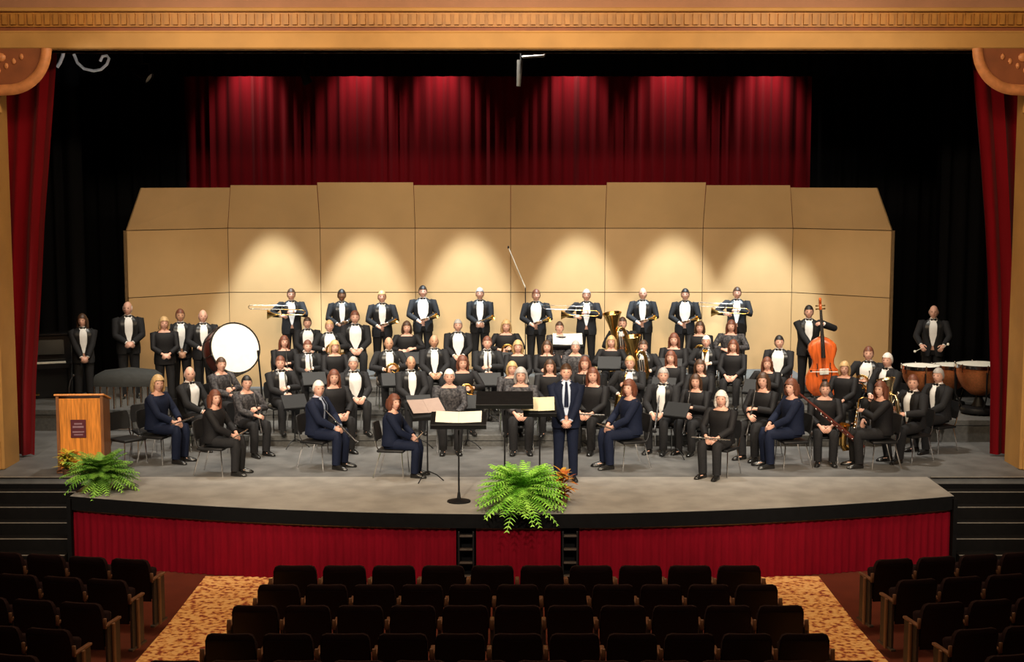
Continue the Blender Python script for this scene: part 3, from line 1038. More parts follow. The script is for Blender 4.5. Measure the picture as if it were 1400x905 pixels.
def sheet(label, M, w=0.42, h=0.30, m=None):
    b = MB()
    for s in (-1, 1):
        b.box((s * w / 4, 0, 0), (w / 2 - 0.002, 0.004, h), rot=rotz3(-s * 0.05))
    o = obj('sheet_music', b, m or paper)
    o.matrix_basis = M
    return tag(o, label, 'sheet music')

def p_clarinet():
    P = Proto('clarinet', 'clarinet')
    b = MB(); b.tube([(0, 0, 0), (0, 0, 0.06), (0, 0, 0.075), (0, 0, 0.36), (0, 0, 0.56)], [0.009, 0.013, 0.0135, 0.0145, 0.0155], 10); P.part('body', b, ebony, 50)
    b = MB(); b.lathe([(0.016, 0.55), (0.019, 0.60), (0.026, 0.635), (0.037, 0.66), (0.034, 0.66)], 14, caps=(True, True)); P.part('bell', b, ebony, 50)
    b = MB()
    for k in range(8):
        b.ell((0.0, -0.017, 0.15 + 0.05 * k), (0.009, 0.005, 0.012), 8, 4)
    b.tube([(0.015, -0.008, 0.15), (0.017, -0.008, 0.50)], 0.003, 5)
    P.part('keywork', b, silver, 50)
    b = MB(); b.tube([(0, 0, -0.06), (0, 0, 0.0)], [0.005, 0.010], 8); P.part('mouthpiece', b, ebony, 50)
    return P
def p_flute():
    P = Proto('flute', 'flute')
    b = MB(); b.tube([(0, 0, 0), (0, 0, 0.66)], 0.010, 8); P.part('tube', b, silver, 50)
    b = MB()
    for k in range(9):
        b.ell((0, -0.012, 0.22 + 0.045 * k), (0.009, 0.005, 0.014), 8, 4)
    P.part('keywork', b, silver, 50)
    b = MB(); b.ell((0, -0.010, 0.09), (0.012, 0.006, 0.02), 8, 5); P.part('lip_plate', b, silver, 50)
    return P
def flare(r0, r1, z0, z1, n=9, p=3.2):
    return [(r0 + (r1 - r0) * (k / n) ** p, z0 + (z1 - z0) * k / n) for k in range(n + 1)]
def p_trumpet():
    P = Proto('trumpet', 'trumpet')
    b = MB(); b.lathe(flare(0.008, 0.062, 0.0, 0.30), 16, caps=(True, False)); P.part('bell', b, brass, 60)
    b = MB()
    b.tube([(0, 0, 0.0), (0, 0, -0.14), (0, -0.02, -0.17), (0, -0.05, -0.17), (0, -0.07, -0.14), (0, -0.07, 0.14), (0, -0.05, 0.17), (0, -0.02, 0.17), (0, 0, 0.14)], 0.0075, 7)
    b.tube([(0, -0.07, 0.1), (0, -0.07, -0.26)], 0.0065, 7)
    P.part('tubing', b, brass, 60)
    for k in range(3):
        b = MB(); b.tube([(0, 0.045, -0.05 + 0.035 * k), (0, -0.09, -0.05 + 0.035 * k)], 0.015, 8); P.part('valve', b, silver, 60)
    b = MB(); b.lathe([(0.007, -0.25), (0.006, -0.29), (0.013, -0.31)], 10, M=Matrix.Translation((0, -0.07, 0))); P.part('mouthpiece', b, silver, 60)
    return P
def p_trombone():
    P = Proto('trombone', 'trombone')
    b = MB(); b.lathe(flare(0.010, 0.105, 0.0, 0.42, p=3.6), 18, caps=(True, False)); P.part('bell', b, brass, 60)
    b = MB()
    b.tube([(0, 0, 0.0), (0, 0, -0.30), (0.03, 0, -0.36), (0.08, 0, -0.36), (0.11, 0, -0.30), (0.11, 0, 0.10)], 0.010, 7)
    b.tube([(0, 0, -0.12), (0.11, 0, -0.12)], 0.006, 6)
    P.part('bell_tubing', b, brass, 60)
    b = MB()
    b.tube([(0.11, 0, 0.08), (0.11, 0, 0.76), (0.135, 0, 0.80), (0.165, 0, 0.80), (0.19, 0, 0.76), (0.19, 0, 0.02)], 0.008, 7)
    b.tube([(0.11, 0, 0.12), (0.19, 0, 0.12)], 0.006, 6)
    P.part('slide', b, silver, 60)
    b = MB(); b.lathe([(0.008, 0.03), (0.008, -0.03), (0.015, -0.05)], 10, M=Matrix.Translation((0.19, 0, 0))); P.part('mouthpiece', b, silver, 60)
    return P
def p_horn():
    P = Proto('french_horn', 'french horn')
    b = MB()
    pts, rd = [], []
    for k in range(41):
        a = 2 * math.pi * 1.6 * k / 40
        r = 0.125 - 0.0006 * k
        pts.append((r * math.cos(a), -0.02 + 0.0008 * k, r * math.sin(a))); rd.append(0.009 + 0.0001 * k)
    b.tube(pts, rd, 7)
    b.tube([(0.09 * math.cos(R(a)), 0.012, 0.09 * math.sin(R(a))) for a in range(0, 361, 20)], 0.008, 7)
    P.part('coil', b, brass, 60)
    b = MB(); b.lathe(flare(0.012, 0.145, 0.0, 0.26, p=2.6), 20, M=Matrix.Translation((-0.02, 0.02, -0.02)) @ Matrix.Rotation(R(118), 4, 'Y') @ Matrix.Rotation(R(18), 4, 'X'), caps=(True, False)); P.part('bell', b, brass, 60)
    for k in range(3):
        b = MB(); b.tube([(-0.03 + 0.035 * k, -0.045, 0.0), (-0.03 + 0.035 * k, 0.03, 0.0)], 0.016, 8); P.part('valve', b, silver, 60)
    b = MB(); b.tube([(0.10, -0.02, 0.08), (0.12, -0.03, 0.16), (0.11, -0.03, 0.22)], [0.007, 0.006, 0.012], 8); P.part('mouthpiece', b, silver, 60)
    return P
def p_tuba(name='tuba', k=1.0, m=None):
    P = Proto(name, name)
    m = m or brass
    b = MB(); b.lathe([(r * k, z * k) for r, z in flare(0.05, 0.19, 0.15, 0.80, p=2.4)] + [(0.185 * k, 0.805 * k)], 22, caps=(True, False)); P.part('bell', b, m, 60)
    b = MB()
    pts = [V(p) * k for p in ((0, 0, 0.20), (0, 0, 0.05), (0.03, 0, -0.03), (0.10, 0, -0.08), (0.18, 0, -0.05), (0.22, 0, 0.04), (0.22, 0, 0.36), (0.19, 0, 0.46), (0.12, -0.03, 0.50), (0.06, -0.08, 0.44), (0.06, -0.09, 0.10), (0.10, -0.09, 0.02), (0.16, -0.09, 0.04), (0.16, -0.09, 0.30))]
    b.tube(pts, [r * k for r in (0.055, 0.056, 0.056, 0.054, 0.050, 0.045, 0.036, 0.032, 0.028, 0.024, 0.02, 0.018, 0.016, 0.014)], 10)
    P.part('branches', b, m, 60)
    for j in range(3):
        b = MB(); b.tube([V((0.08 + 0.045 * j, -0.10, 0.12)) * k, V((0.08 + 0.045 * j, -0.10, 0.34)) * k], 0.018 * k, 8); P.part('valve', b, silver, 60)
    b = MB(); b.tube([V(p) * k for p in ((0.16, -0.09, 0.30), (0.18, 0.02, 0.44), (0.14, 0.14, 0.50))], [0.009, 0.008, 0.016], 8); P.part('mouthpiece', b, silver, 60)
    return P
def p_sax(k=1.0):
    P = Proto('saxophone', 'saxophone')
    b = MB()
    b.tube([V(p) * k for p in ((0, 0, 0.0), (0, 0, -0.30), (0, 0, -0.58), (0, -0.03, -0.66), (0, -0.09, -0.67), (0, -0.13, -0.60), (0, -0.14, -0.50))], [r * k for r in (0.012, 0.022, 0.034, 0.040, 0.045, 0.050, 0.052)], 10); bi = P.part('body', b, brass, 60)
    b = MB(); b.lathe([(r * k, z * k) for r, z in flare(0.052, 0.072, 0, 0.18, p=2)], 16, M=Matrix.Translation(V((0, -0.14, -0.50)) * k), caps=(False, False)); P.part('bell', b, brass, 60)
    b = MB()
    b.tube([V(p) * k for p in ((0, 0, 0), (0, 0.0, 0.05), (0, 0.06, 0.08), (0, 0.14, 0.06))], [0.012 * k, 0.011 * k, 0.010 * k, 0.008 * k], 8); P.part('neck', b, brass, 60)
    b = MB()
    for j in range(9):
        b.ell(V((0.028 + 0.001 * j, -0.01, -0.08 - 0.055 * j)) * k, (0.012 * k, 0.018 * k, 0.018 * k), 8, 4)
    b.tube([V((0.035, 0.01, -0.05)) * k, V((0.045, 0.01, -0.58)) * k], 0.004, 5)
    P.part('keywork', b, silver, 60)
    b = MB(); b.tube([V((0, 0.14, 0.06)) * k, V((0, 0.21, 0.04)) * k], [0.010, 0.006], 8); P.part('mouthpiece', b, ebony, 60)
    return P
def p_bassoon():
    P = Proto('bassoon', 'bassoon')
    b = MB()
    b.tube([(0, 0, -0.62), (0, 0, -0.30)], [0.034, 0.036], 10)
    b.tube([(0.016, 0, -0.32), (0.016, 0, 0.40), (0.016, 0, 0.68)], [0.024, 0.020, 0.018], 10)
    b.tube([(-0.018, 0, -0.32), (-0.018, 0, 0.20)], [0.018, 0.012], 8)
    b.lathe([(0.018, 0.66), (0.022, 0.69), (0.016, 0.72), (0.024, 0.76)], 10, M=Matrix.Translation((0.016, 0, 0)))
    P.part('joints', b, maroon_wood, 60)
    b = MB()
    for j in range(9):
        b.ell((0.0, -0.032, -0.5 + 0.11 * j), (0.014, 0.006, 0.016), 8, 4)
    P.part('keywork', b, silver, 60)
    b = MB(); b.tube([(-0.018, 0, 0.20), (-0.03, 0.02, 0.27), (-0.05, 0.10, 0.26), (-0.05, 0.17, 0.20)], [0.005, 0.004, 0.004, 0.003], 6); P.part('bocal', b, silver, 60)
    return P
def p_bass():
    P = Proto('double_bass', 'double bass')
    prof = [(0.0, 0.20), (0.06, 0.26), (0.14, 0.325), (0.24, 0.345), (0.36, 0.33), (0.47, 0.265), (0.54, 0.215), (0.60, 0.195), (0.68, 0.20), (0.76, 0.235), (0.86, 0.262), (0.95, 0.25), (1.02, 0.19), (1.07, 0.11), (1.10, 0.04)]
    z0 = 0.20
    outl = [(-w, z0 + z) for z, w in prof] + [(w, z0 + z) for z, w in reversed(prof)]
    b = MB()
    n = len(outl)
    cz = z0 + 0.52
    def sc_o(k, y):
        return [V((x * k, y, cz + (z - cz) * k)) for x, z in outl]
    b.loft([sc_o(0.82, -0.135), sc_o(0.93, -0.122), sc_o(1.0, -0.10), sc_o(1.0, 0.08), sc_o(0.93, 0.095), sc_o(0.8, 0.105)])
    bd = P.part('body', b, bass_wood, 40)
    b = MB()
    for s in (-1, 1):
        b.tube([(s * 0.13, -0.137, z0 + 0.36), (s * 0.145, -0.139, z0 + 0.44), (s * 0.115, -0.139, z0 + 0.54), (s * 0.125, -0.137, z0 + 0.62)], [(0.004, 0.010)] * 4, 6, ref=(0, 1, 0))
    P.part('sound_hole', b, ebony, 50, sub=bd)
    b = MB(); b.box((0, -0.17, z0 + 0.46), (0.17, 0.02, 0.11), 0.006); P.part('bridge', b, paper)
    b = MB(); b.prism([(-0.05, z0 + 0.32), (-0.025, z0 + 0.02), (0.025, z0 + 0.02), (0.05, z0 + 0.32)], -0.175, -0.155); P.part('tailpiece', b, ebony)
    b = MB(); b.tube([(0, -0.05, z0 + 1.02), (0, -0.06, z0 + 1.2), (0, -0.06, z0 + 1.62)], [0.04, 0.026, 0.022], 10)
    b.box((0, -0.03, z0 + 1.66), (0.05, 0.06, 0.14), 0.012)
    nk = P.part('neck', b, bass_wood, 50)
    b = MB()
    b.tube([(0.0, -0.02, z0 + 1.72), (0, -0.01, z0 + 1.78), (0, -0.04, z0 + 1.82), (0, -0.075, z0 + 1.80), (0, -0.07, z0 + 1.765), (0, -0.05, z0 + 1.77)], [0.025, 0.026, 0.026, 0.024, 0.02, 0.014], 8)
    P.part('scroll', b, bass_wood, 50, sub=nk)
    for s in (-1, 1):
        for q in (0, 1):
            b = MB(); b.tube([(s * 0.02, -0.03, z0 + 1.63 + 0.06 * q), (s * 0.09, -0.03, z0 + 1.63 + 0.06 * q)], [0.007, 0.016], 6); P.part('tuning_peg', b, brass, 50, sub=nk)
    b = MB(); b.tube([(0, -0.155, z0 + 0.72), (0, -0.09, z0 + 1.62)], [(0.010, 0.042), (0.008, 0.024)], 8, ref=(0, 1, 0)); P.part('fingerboard', b, ebony, 50)
    for q in range(4):
        x = -0.018 + 0.012 * q
        b = MB(); b.tube([(x * 1.2, -0.178, z0 + 0.30), (x * 1.6, -0.185, z0 + 0.51), (x, -0.10, z0 + 1.62)], 0.0022, 4); P.part('string', b, silver)
    b = MB(); b.tube([(0, 0, 0.0), (0, 0, z0 + 0.02)], [0.006, 0.012], 6); P.part('endpin', b, chrome)
    return P
# ------------------------------------------------------------------ people list
# (id, x px, top-of-head y px, tier, pose, outfit, hair, skin, instrument, label)
PL = [
 # stage-left standing pair and percussion players
 ('pl1', 112, 430, 'L', 'clasp', 'tux', ('long', 'brown'), 'l', None, 'person in black tuxedo standing behind the lectern with hands clasped'),
 ('pl2', 174, 410, 'L', 'clasp_high', 'tux', ('bald', 'white'), 'l', None, 'tall person in tuxedo standing between lectern and shell, hands joined at the waist'),
 ('pl3', 224, 437, 'L', 'clasp_high', 'blouse', ('bob', 'blond'), 'l', None, 'person in black top standing at the left end of the percussion trio'),
 ('pl4', 246, 423, 'L', 'clasp', 'tux', ('short', 'auburn'), 't', None, 'person in black tuxedo standing in the middle behind the percussion trio'),
 ('pl5', 277, 424, 'L', 'hold', 'tux', ('bald', 'grey'), 'l', None, 'person in tuxedo with white shirt front standing beside the bass drum'),
]
BX = [(398, 395, 'trombone', 'tux', ('short', 'brown'), 'trombone'), (467, 396, 'hold', 'tux_narrow', ('short', 'black'), 'trumpet'), (522, 398, 'hold', 'tux', ('short', 'blond'), 'trumpet'),
      (578, 391, 'hold', 'tux_wide', ('short', 'black'), 'trumpet'), (656, 394, 'clasp_high', 'tux', ('short', 'grey'), 'trumpet'), (733, 396, 'hold', 'tux_wide', ('short', 'auburn'), 'trumpet'),
      (802, 396, 'trombone', 'tux', ('short', 'grey'), 'trombone'), (879, 394, 'hold', 'tux', ('bald', 'blond'), 'trumpet'), (937, 395, 'hold', 'tux_wide', ('short', 'black'), 'trumpet'),
      (1008, 393, 'trombone', 'tux', ('short', 'brown'), 'trombone')]
for i, (x, y, pose, of, hr, ins) in enumerate(BX):
    PL.append(('b%d' % i, x, y, 3, pose, of, hr, 'b' if i == 1 else 'l', ins, 'person in black tuxedo, %s from left in the standing back row' % ordinal(i + 1)))
PL.append(('bass', 1106, 418, 2, 'bass', 'tux', ('short', 'black'), 'l', None, 'person in black tuxedo standing behind the orange double bass'))
PL.append(('timp', 1277, 418, 'R', 'mallets', 'tux', ('bald', 'white'), 'l', None, 'person in dark tuxedo standing behind the copper kettledrums'))
SX = [(420, 434, 'tux_wide', ('short', 'brown')), (450, 438, 'tux_wide', ('short', 'blond')), (485, 424, 'tux_wide', ('short', 'auburn')), (556, 440, 'blouse', ('bob', 'brown')), (626, 437, 'tux_wide', ('short', 'grey')),
      (692, 438, 'blouse', ('bob', 'blond')), (765, 440, 'grey', ('short', 'brown')), (851, 434, 'tux', ('short', 'brown')), (957, 440, 'blouse', ('bob', 'brown')), (1000, 438, 'grey', ('long', 'auburn'))]
for i, (x, y, of, hr) in enumerate(SX):
    PL.append(('s%d' % i, x, y, 3, 'sit_horn' if i % 2 else 'sit_lap', of, hr, 'l', 'horn' if i in (1, 5, 8) else ('tuba' if i == 7 else None),
               'person in %s, seated, %s from left before the standing row' % ({'tux': 'tuxedo', 'tux_wide': 'tuxedo with broad shirt front', 'blouse': 'black top', 'grey': 'dark grey top'}[of], ordinal(i + 1))))
T2 = [(388, 470, 'blouse', ('long', 'auburn'), 'sit_clarinet', 'clarinet'), (420, 468, 'tux', ('short', 'auburn'), 'sit_clarinet', 'clarinet'), (457, 472, 'blouse', ('bob', 'blond'), 'sit_lap', None), (531, 461, 'tux', ('bald', 'brown'), 'sit_horn', 'horn'),
      (593, 458, 'tux', ('bald', 'blond'), 'sit_lap', None), (666, 460, 'tux', ('short', 'auburn'), 'sit_clarinet', 'clarinet'), (708, 466, 'blouse', ('bob', 'blond'), 'sit_lap', None), (748, 466, 'blouse', ('long', 'brown'), 'sit_clarinet', 'clarinet'),
      (787, 472, 'grey', ('short', 'grey'), 'sit_lap', None), (836, 464, 'blouse', ('long', 'blond'), 'sit_horn', 'horn'), (880, 476, 'tux', ('short', 'brown'), 'sit_tuba', 'tuba'), (922, 456, 'blouse', ('long', 'auburn'), 'sit_lap', None),
      (966, 470, 'tux', ('short', 'white'), 'sit_horn', 'trumpet'), (1003, 473, 'blouse', ('long', 'auburn'), 'sit_lap', None), (1066, 459, 'tux_wide', ('short', 'black'), 'sit_lap', None)]
for i, (x, y, of, hr, ps, ins) in enumerate(T2):
    PL.append(('m%d' % i, x, y, 2, ps, of, hr, 't' if i in (3, 4) else 'l', ins, 'person in %s, seated, %s from left in third row' % ({'tux': 'black tuxedo', 'tux_wide': 'tuxedo with broad shirt front', 'blouse': 'black top', 'grey': 'dark grey top'}[of], ordinal(i + 1))))
T1 = [(300, 489, 'grey', ('short', 'brown'), 'sit_clarinet', 'clarinet', 'just under the bass drum'), (382, 487, 'tux', ('short', 'auburn'), 'sit_clarinet', 'clarinet', None), (482, 488, 'tux_wide', ('short', 'grey'), 'sit_lap', None, None), (561, 487, 'tux', ('bald', 'brown'), 'sit_lap', None, None),
      (632, 487, 'blouse', ('bob', 'auburn'), 'sit_horn', 'horn', None), (700, 500, 'grey', ('bob', 'blond'), 'sit_lap', None, None), (752, 492, 'blouse', ('long', 'brown'), 'sit_lap', None, None), (800, 488, 'blouse', ('long', 'auburn'), 'sit_clarinet', 'clarinet', None),
      (862, 487, 'tux', ('short', 'blond'), 'sit_sax', 'sax', None), (918, 480, 'blouse', ('long', 'auburn'), 'sit_lap', None, None), (958, 492, 'blouse', ('long', 'brown'), 'sit_lap', None, None), (1050, 489, 'blouse', ('long', 'auburn'), 'sit_sax', 'sax', None), (1156, 497, 'blouse', ('bob', 'blond'), 'sit_lap', None, None),
      (1189, 474, 'tux_wide', ('short', 'auburn'), 'sit_horn', 'horn', None)]
for i, (x, y, of, hr, ps, ins, ex) in enumerate(T1):
    PL.append(('n%d' % i, x, y, 1, ps, of, hr, 't' if i == 3 else 'l', ins, 'person in %s, seated, %s from left in second row' % ({'tux': 'black tuxedo', 'tux_wide': 'tuxedo with broad shirt front', 'blouse': 'black top', 'grey': 'dark grey top'}[of], ordinal(i + 1))))
R0 = [(212, 506, 'sit_lap', 'navy', ('bob', 'blond'), 'flute', 'person in dark top seated at the far left behind the front row, flute on lap'),
      (256, 497, 'sit_lap', 'tux_wide', ('bald', 'white'), None, 'person in tuxedo with white shirt front seated at left under the percussion trio'),
      (335, 514, 'sit_clarinet', 'grey', ('short', 'black'), 'clarinet', 'person in dark patterned top seated second row, right behind the leftmost front player'),
      (455, 506, 'sit_lap', 'blouse', ('long', 'auburn'), None, 'person in black top seated behind the navy suited front player'),
      (614, 505, 'sit_lap', 'grey', ('short', 'white'), None, 'person in grey patterned top seated behind the conductor stand with white edge'),
      (712, 498, 'sit_lap', 'grey', ('bob', 'grey'), None, 'person in grey patterned top seated facing out behind the wide conductor desk'),
      (812, 503, 'sit_lap', 'blouse', ('long', 'auburn'), 'flute', 'person in black top seated just right of the standing conductor'),
      (908, 500, 'sit_lap', 'tux', ('short', 'grey'), 'clarinet', 'person in tuxedo seated right of centre holding an instrument across the lap'),
      (953, 512, 'sit_clarinet', 'blouse', ('long', 'brown'), 'clarinet', 'person in black top seated right of centre behind the small front player'),
      (1046, 502, 'sit_clarinet', 'blouse', ('long', 'brown'), 'clarinet', 'person in black top seated right, left of the navy dressed front player'),
      (1128, 522, 'sit_lap', 'blouse', ('short', 'brown'), 'bassoon', 'person in black seated under the double bass behind a long bassoon'),
      (1216, 483, 'sit_lap', 'tux', ('short', 'white'), None, 'person in black tuxedo with white hair seated left of the copper kettledrums'),
      (1252, 495, 'sit_tuba', 'tux', ('short', 'auburn'), 'tuba', 'person in black tuxedo seated at right holding a pale brass tuba'),
      (1286, 500, 'sit_lap', 'tux_narrow', ('short', 'grey'), None, 'person in black tuxedo seated at the far right in front of the kettledrums')]
for i, (x, y, ps, of, hr, ins, lb) in enumerate(R0):
    PL.append(('r%d' % i, x, y, 0, ps, of, hr, 'l', ins, lb))
FR = [(290, 534, 'sit_lap', 'blouse', ('long', 'auburn'), 'flute', 'person in black seated front row far left facing right, flute on lap'),
      (432, 521, 'sit_lap', 'suit', ('short', 'white'), 'clarinet', 'person in navy suit seated front row left of centre facing right'),
      (535, 540, 'sit_lap', 'navy', ('bob', 'auburn'), 'flute', 'person in navy seated front row behind the stand with pink sheets, facing right'),
      (864, 520, 'sit_lap', 'navy', ('bob', 'auburn'), 'flute', 'person in navy seated front row right of the conductor facing left'),
      (988, 535, 'sit_lap', 'blouse', ('bob', 'white'), 'flute', 'person in black with pale hair seated front row, middle of the right half'),
      (1086, 513, 'sit_lap', 'navy', ('bob', 'auburn'), None, 'person in navy seated front row right facing left, left of the bassoon'),
      (1208, 522, 'sit_sax', 'blouse', ('long', 'auburn'), 'sax', 'person in black seated front row far right facing left with a large brass saxophone')]
for i, (x, y, ps, of, hr, ins, lb) in enumerate(FR):
    PL.append(('f%d' % i, x, y, 'F', ps, of, hr, 'l', ins, lb))
PL.append(('cond', 774, 498, 'C', 'clasp', 'suit', ('short', 'brown'), 'l', None, 'person in navy suit standing front centre facing out with hands clasped'))
TIER['F'] = (0.0, 22.15, 22.9)
TIER[0] = (0.0, 23.35, 24.35)
TIER['C'] = (0.0, 21.8, 21.8)
FOCUS = V((0.3, -2.2, 0))
SKIN = {'l': skin_l, 't': skin_t, 'b': skin_b}
DOV = {'m9': 27.35, 'm10': 26.6, 'r0': 23.35, 'r1': 24.5, 'n11': 25.6, 'r9': 23.7, 's2': 28.6, 's0': 28.95, 's1': 28.15, 'm0': 27.35, 'm1': 26.6, 'm12': 27.4, 'm13': 26.65, 'n13': 25.9, 'r11': 25.05, 'r12': 23.45, 'r13': 24.3}
ZOV = {'r11': 0.2}
RZ = {'f0': 80, 'f1': 68, 'f2': 82, 'f3': -72, 'f4': -35, 'f5': -80, 'f6': -84, 'r0': 72, 'r1': 62, 'r2': 45, 'r6': -25, 'r8': -35, 'r9': -45, 'r11': -55, 'r12': -62, 'r13': -60, 'n0': 50}
def solve_depth(x, y, zf, h, d0, d1):
    """distance at which a figure of height h on floor zf shows its top at y px"""
    lo, hi = d0, d1
    f = lambda D: at(x, y, D).z - (zf + h)
    if f(lo) < 0 and f(hi) < 0:
        return lo
    if f(lo) > 0 and f(hi) > 0:
        return hi
    for _ in range(40):
        m = (lo + hi) / 2
        if (f(m) > 0) == (f(lo) > 0):
            lo = m
        else:
            hi = m
    return (lo + hi) / 2
INSTR = {'clarinet': p_clarinet(), 'flute': p_flute(), 'trumpet': p_trumpet(), 'trombone': p_trombone(), 'horn': p_horn(), 'tuba': p_tuba('tuba', 1.0), 'sax': p_sax(1.0), 'bigsax': p_sax(1.15), 'bassoon': p_bassoon(), 'paletuba': p_tuba('tuba', 0.78, mat('pale brass', (0.80, 0.66, 0.40), 0.25, 1.0))}
# local pose of each instrument in the player's frame: (origin, axis, xhint)
def instr_local(kind, pose, J):
    (l, r) = ARMS[pose][0]
    if kind in ('clarinet', 'flute') and pose == 'sit_lap':
        if kind == 'flute':
            return frame((-0.30, -0.44, 0.635), (1, 0, 0.03), (0, 1, 0))
        return frame((-0.02, -0.20, 0.86), (0.10, -0.62, -0.60), (1, 0, 0))
    if kind == 'clarinet':
        return frame((0.0, -0.26, 1.03), (0.0, -0.30, -0.95), (1, 0, 0))
    if kind == 'trumpet':
        if pose.startswith('sit'):
            return frame((0.0, -0.37, 0.80), (0.1, -0.35, 0.93), (1, 0, 0))
        return frame((0.02, -0.36, 1.10), (0.75, -0.45, 0.25), (0, 0, 1))
    if kind == 'trombone':
        return frame((-0.10, -0.36, 1.24), (-1, 0.05, 0.03), (0, 0, 1))
    if kind == 'horn':
        return frame((0.02, -0.37, 0.76), (0.1, 0.0, 1), (1, 0, 0))
    if kind == 'tuba':
        return frame((-0.10, -0.36, 0.66), (-0.12, -0.12, 1), (1, 0, 0))
    if kind == 'sax':
        return frame((-0.03, -0.38, 1.00), (0.22, 0.06, 1), (0.6, 0, -0.1))
    if kind == 'bassoon':
        return frame((0.12, -0.50, 0.72), (-0.68, -0.05, 0.55), (1, 0, 0))
PPL = {}
SHORT = {'clarinet': 'black clarinet', 'flute': 'silver flute', 'trumpet': 'brass trumpet', 'trombone': 'brass trombone', 'horn': 'brass french horn', 'tuba': 'brass tuba', 'sax': 'brass saxophone', 'bassoon': 'dark red bassoon'}
def tail(lb):
    """'person in X seated at Y' -> words that point at that person"""
    return lb
def short_ref(pid, lb):
    if pid[0] in 'bsmn' and pid[1:].isdigit():
        row = {'b': 'standing back row', 's': 'before the standing row', 'm': 'in the third row', 'n': 'in the second row', 'b': 'in the standing row'}[pid[0]]
        return 'the %s player from left %s' % (ordinal(int(pid[1:]) + 1), row)
    table = {'r0': 'the far left player behind the front row', 'r1': 'the white-fronted player under the percussion trio', 'r2': 'the patterned-top player behind the leftmost front player', 'r3': 'the player behind the navy suited front player',
             'r4': 'the player behind the white-edged conductor stand', 'r5': 'the player facing out behind the wide desk', 'r6': 'the player just right of the conductor', 'r7': 'the tuxedoed player right of centre',
             'r8': 'the player behind the pale-haired front player', 'r9': 'the player left of the navy dressed front player', 'r10': 'the player below the double bass', 'r11': 'the white-haired player left of the kettledrums',
             'r12': 'the tuba player at right', 'r13': 'the far right player before the kettledrums', 'f0': 'the far left front row player', 'f1': 'the navy suited front row player', 'f2': 'the front player behind pink sheets',
             'f3': 'the front player right of the conductor', 'f4': 'the pale-haired front row player', 'f5': 'the front player left of the bassoon', 'f6': 'the far right front row saxophonist'}
    return table[pid]
for (pid, x, y, tier, pose, outfit, hair, sk, ins, lb) in PL:
    zf, d0, d1 = TIER[tier]
    sit = pose.startswith('sit')
    h = HEADNOM[sit]
    zf = ZOV.get(pid, zf)
    D = DOV.get(pid) or solve_depth(x, y, zf, h, d0, d1)
    p = at(x, y, D)
    s = max(0.94, min(1.07, (p.z - zf) / h))
    d = FOCUS - V((p.x, p.y, 0))
    ang = math.atan2(d.x, -d.y)
    if tier in ('F',):
        ang *= 1.12
    k = {'F': 1.0, 0: 0.85, 1: 0.75, 2: 0.6, 3: 0.45, 'L': 0.45, 'R': 0.4, 'C': 0.0}[tier]
    if pid in ('r5', 'r4'):
        k = 0.3
    if pid == 'bass':
        k = 0.25
    if pid == 'r10':
        k = 0.15
    rz = max(-R(85), min(R(85), ang * k))
    rz = R(RZ[pid]) if pid in RZ else rz
    yaw = -rz * 0.5
    o = person(lb, (p.x, p.y, zf), rz, s, pose, yaw, outfit, hair, SKIN[sk])
    o.data  # body
    M = Matrix.Translation((p.x, p.y, zf)) @ Matrix.Rotation(rz, 4, 'Z')
    PPL[pid] = (M, s, rz, zf)
    if sit:
        CHAIR.place('black band chair under ' + short_ref(pid, lb), loc=(p.x, p.y, zf), rotz=rz, group='band chairs')
    if ins:
        proto = INSTR[ins]
        if pid == 'f6':
            proto = INSTR['bigsax']
        if pid == 'r12':
            proto = INSTR['paletuba']
        ML = instr_local(ins, pose, None)
        proto.place('%s held by %s' % (('big ' if pid == 'f6' else '') + ('pale brass tuba' if pid == 'r12' else SHORT[ins]), short_ref(pid, lb)), M=M @ Matrix.Scale(s, 4) @ ML, group=ins + ' group')

# ------------------------------------------------------------------ music stands
def floor_z(x, y):
    for x0, x1, y0, y1, z in RISERS:
        if x0 - 0.02 <= x <= x1 + 0.02 and y0 <= y <= y1 + 0.02:
            return z
    return 0.0
def stand_for(pid, dist=0.72, top=1.0, side=0.0):
    M, s, rz, zf = PPL[pid]
    q = M @ V((side, -dist, 0))
    # desk faces the player: the player is on the stand's +y side
    STAND.place('black music stand in front of ' + short_ref(pid, ''), loc=(q.x, q.y, floor_z(q.x, q.y)), rotz=rz, group='black music stands')
for pid in ('m1', 'm3', 'm5', 'm7', 'm9', 'm11', 's3', 's5', 'n1', 'n3', 'n4', 'n7', 'n9', 'n11', 'r8'):
    stand_for(pid, 0.66 if pid[0] in 'ms' else 0.70)
def stand_at(px, ytop, D, P, label, rz=0.0):
    p = at(px, ytop, D)
    P.place(label, loc=(p.x, p.y, 0), rotz=rz, group=None)
    return p
cs1 = p_stand(0.80, 0.42, at(627, 566, 20.31).z, 'conductor_stand', True, 72)
p1 = stand_at(627, 566, 20.31, cs1, 'tall conductor stand on a round base, wide flat desk, left of the centre fern')
sheet('white score lying open on the tall conductor stand by the centre fern', Matrix.Translation((p1.x, p1.y + 0.02, p1.z - 0.045)) @ Matrix.Rotation(R(-72), 4, 'X'), 0.66, 0.34)
cs2 = p_stand(0.84, 0.45, at(690, 538, 20.9).z, 'conductor_desk', False, 72)
p2 = stand_at(690, 538, 20.9, cs2, 'wide black conductor desk directly behind the centre fern')
cs3 = p_stand(0.50, 0.34, at(738, 548, 21.25).z, 'music_stand', False, 60)
p3 = stand_at(738, 548, 21.25, cs3, 'thin pale-topped music stand at the left hand of the conductor')
sheet('cream folder lying on the stand beside the conductor', Matrix.Translation((p3.x - 0.03, p3.y + 0.0, p3.z - 0.045)) @ Matrix.Rotation(R(-60), 4, 'X'), 0.50, 0.32, cream_paper)
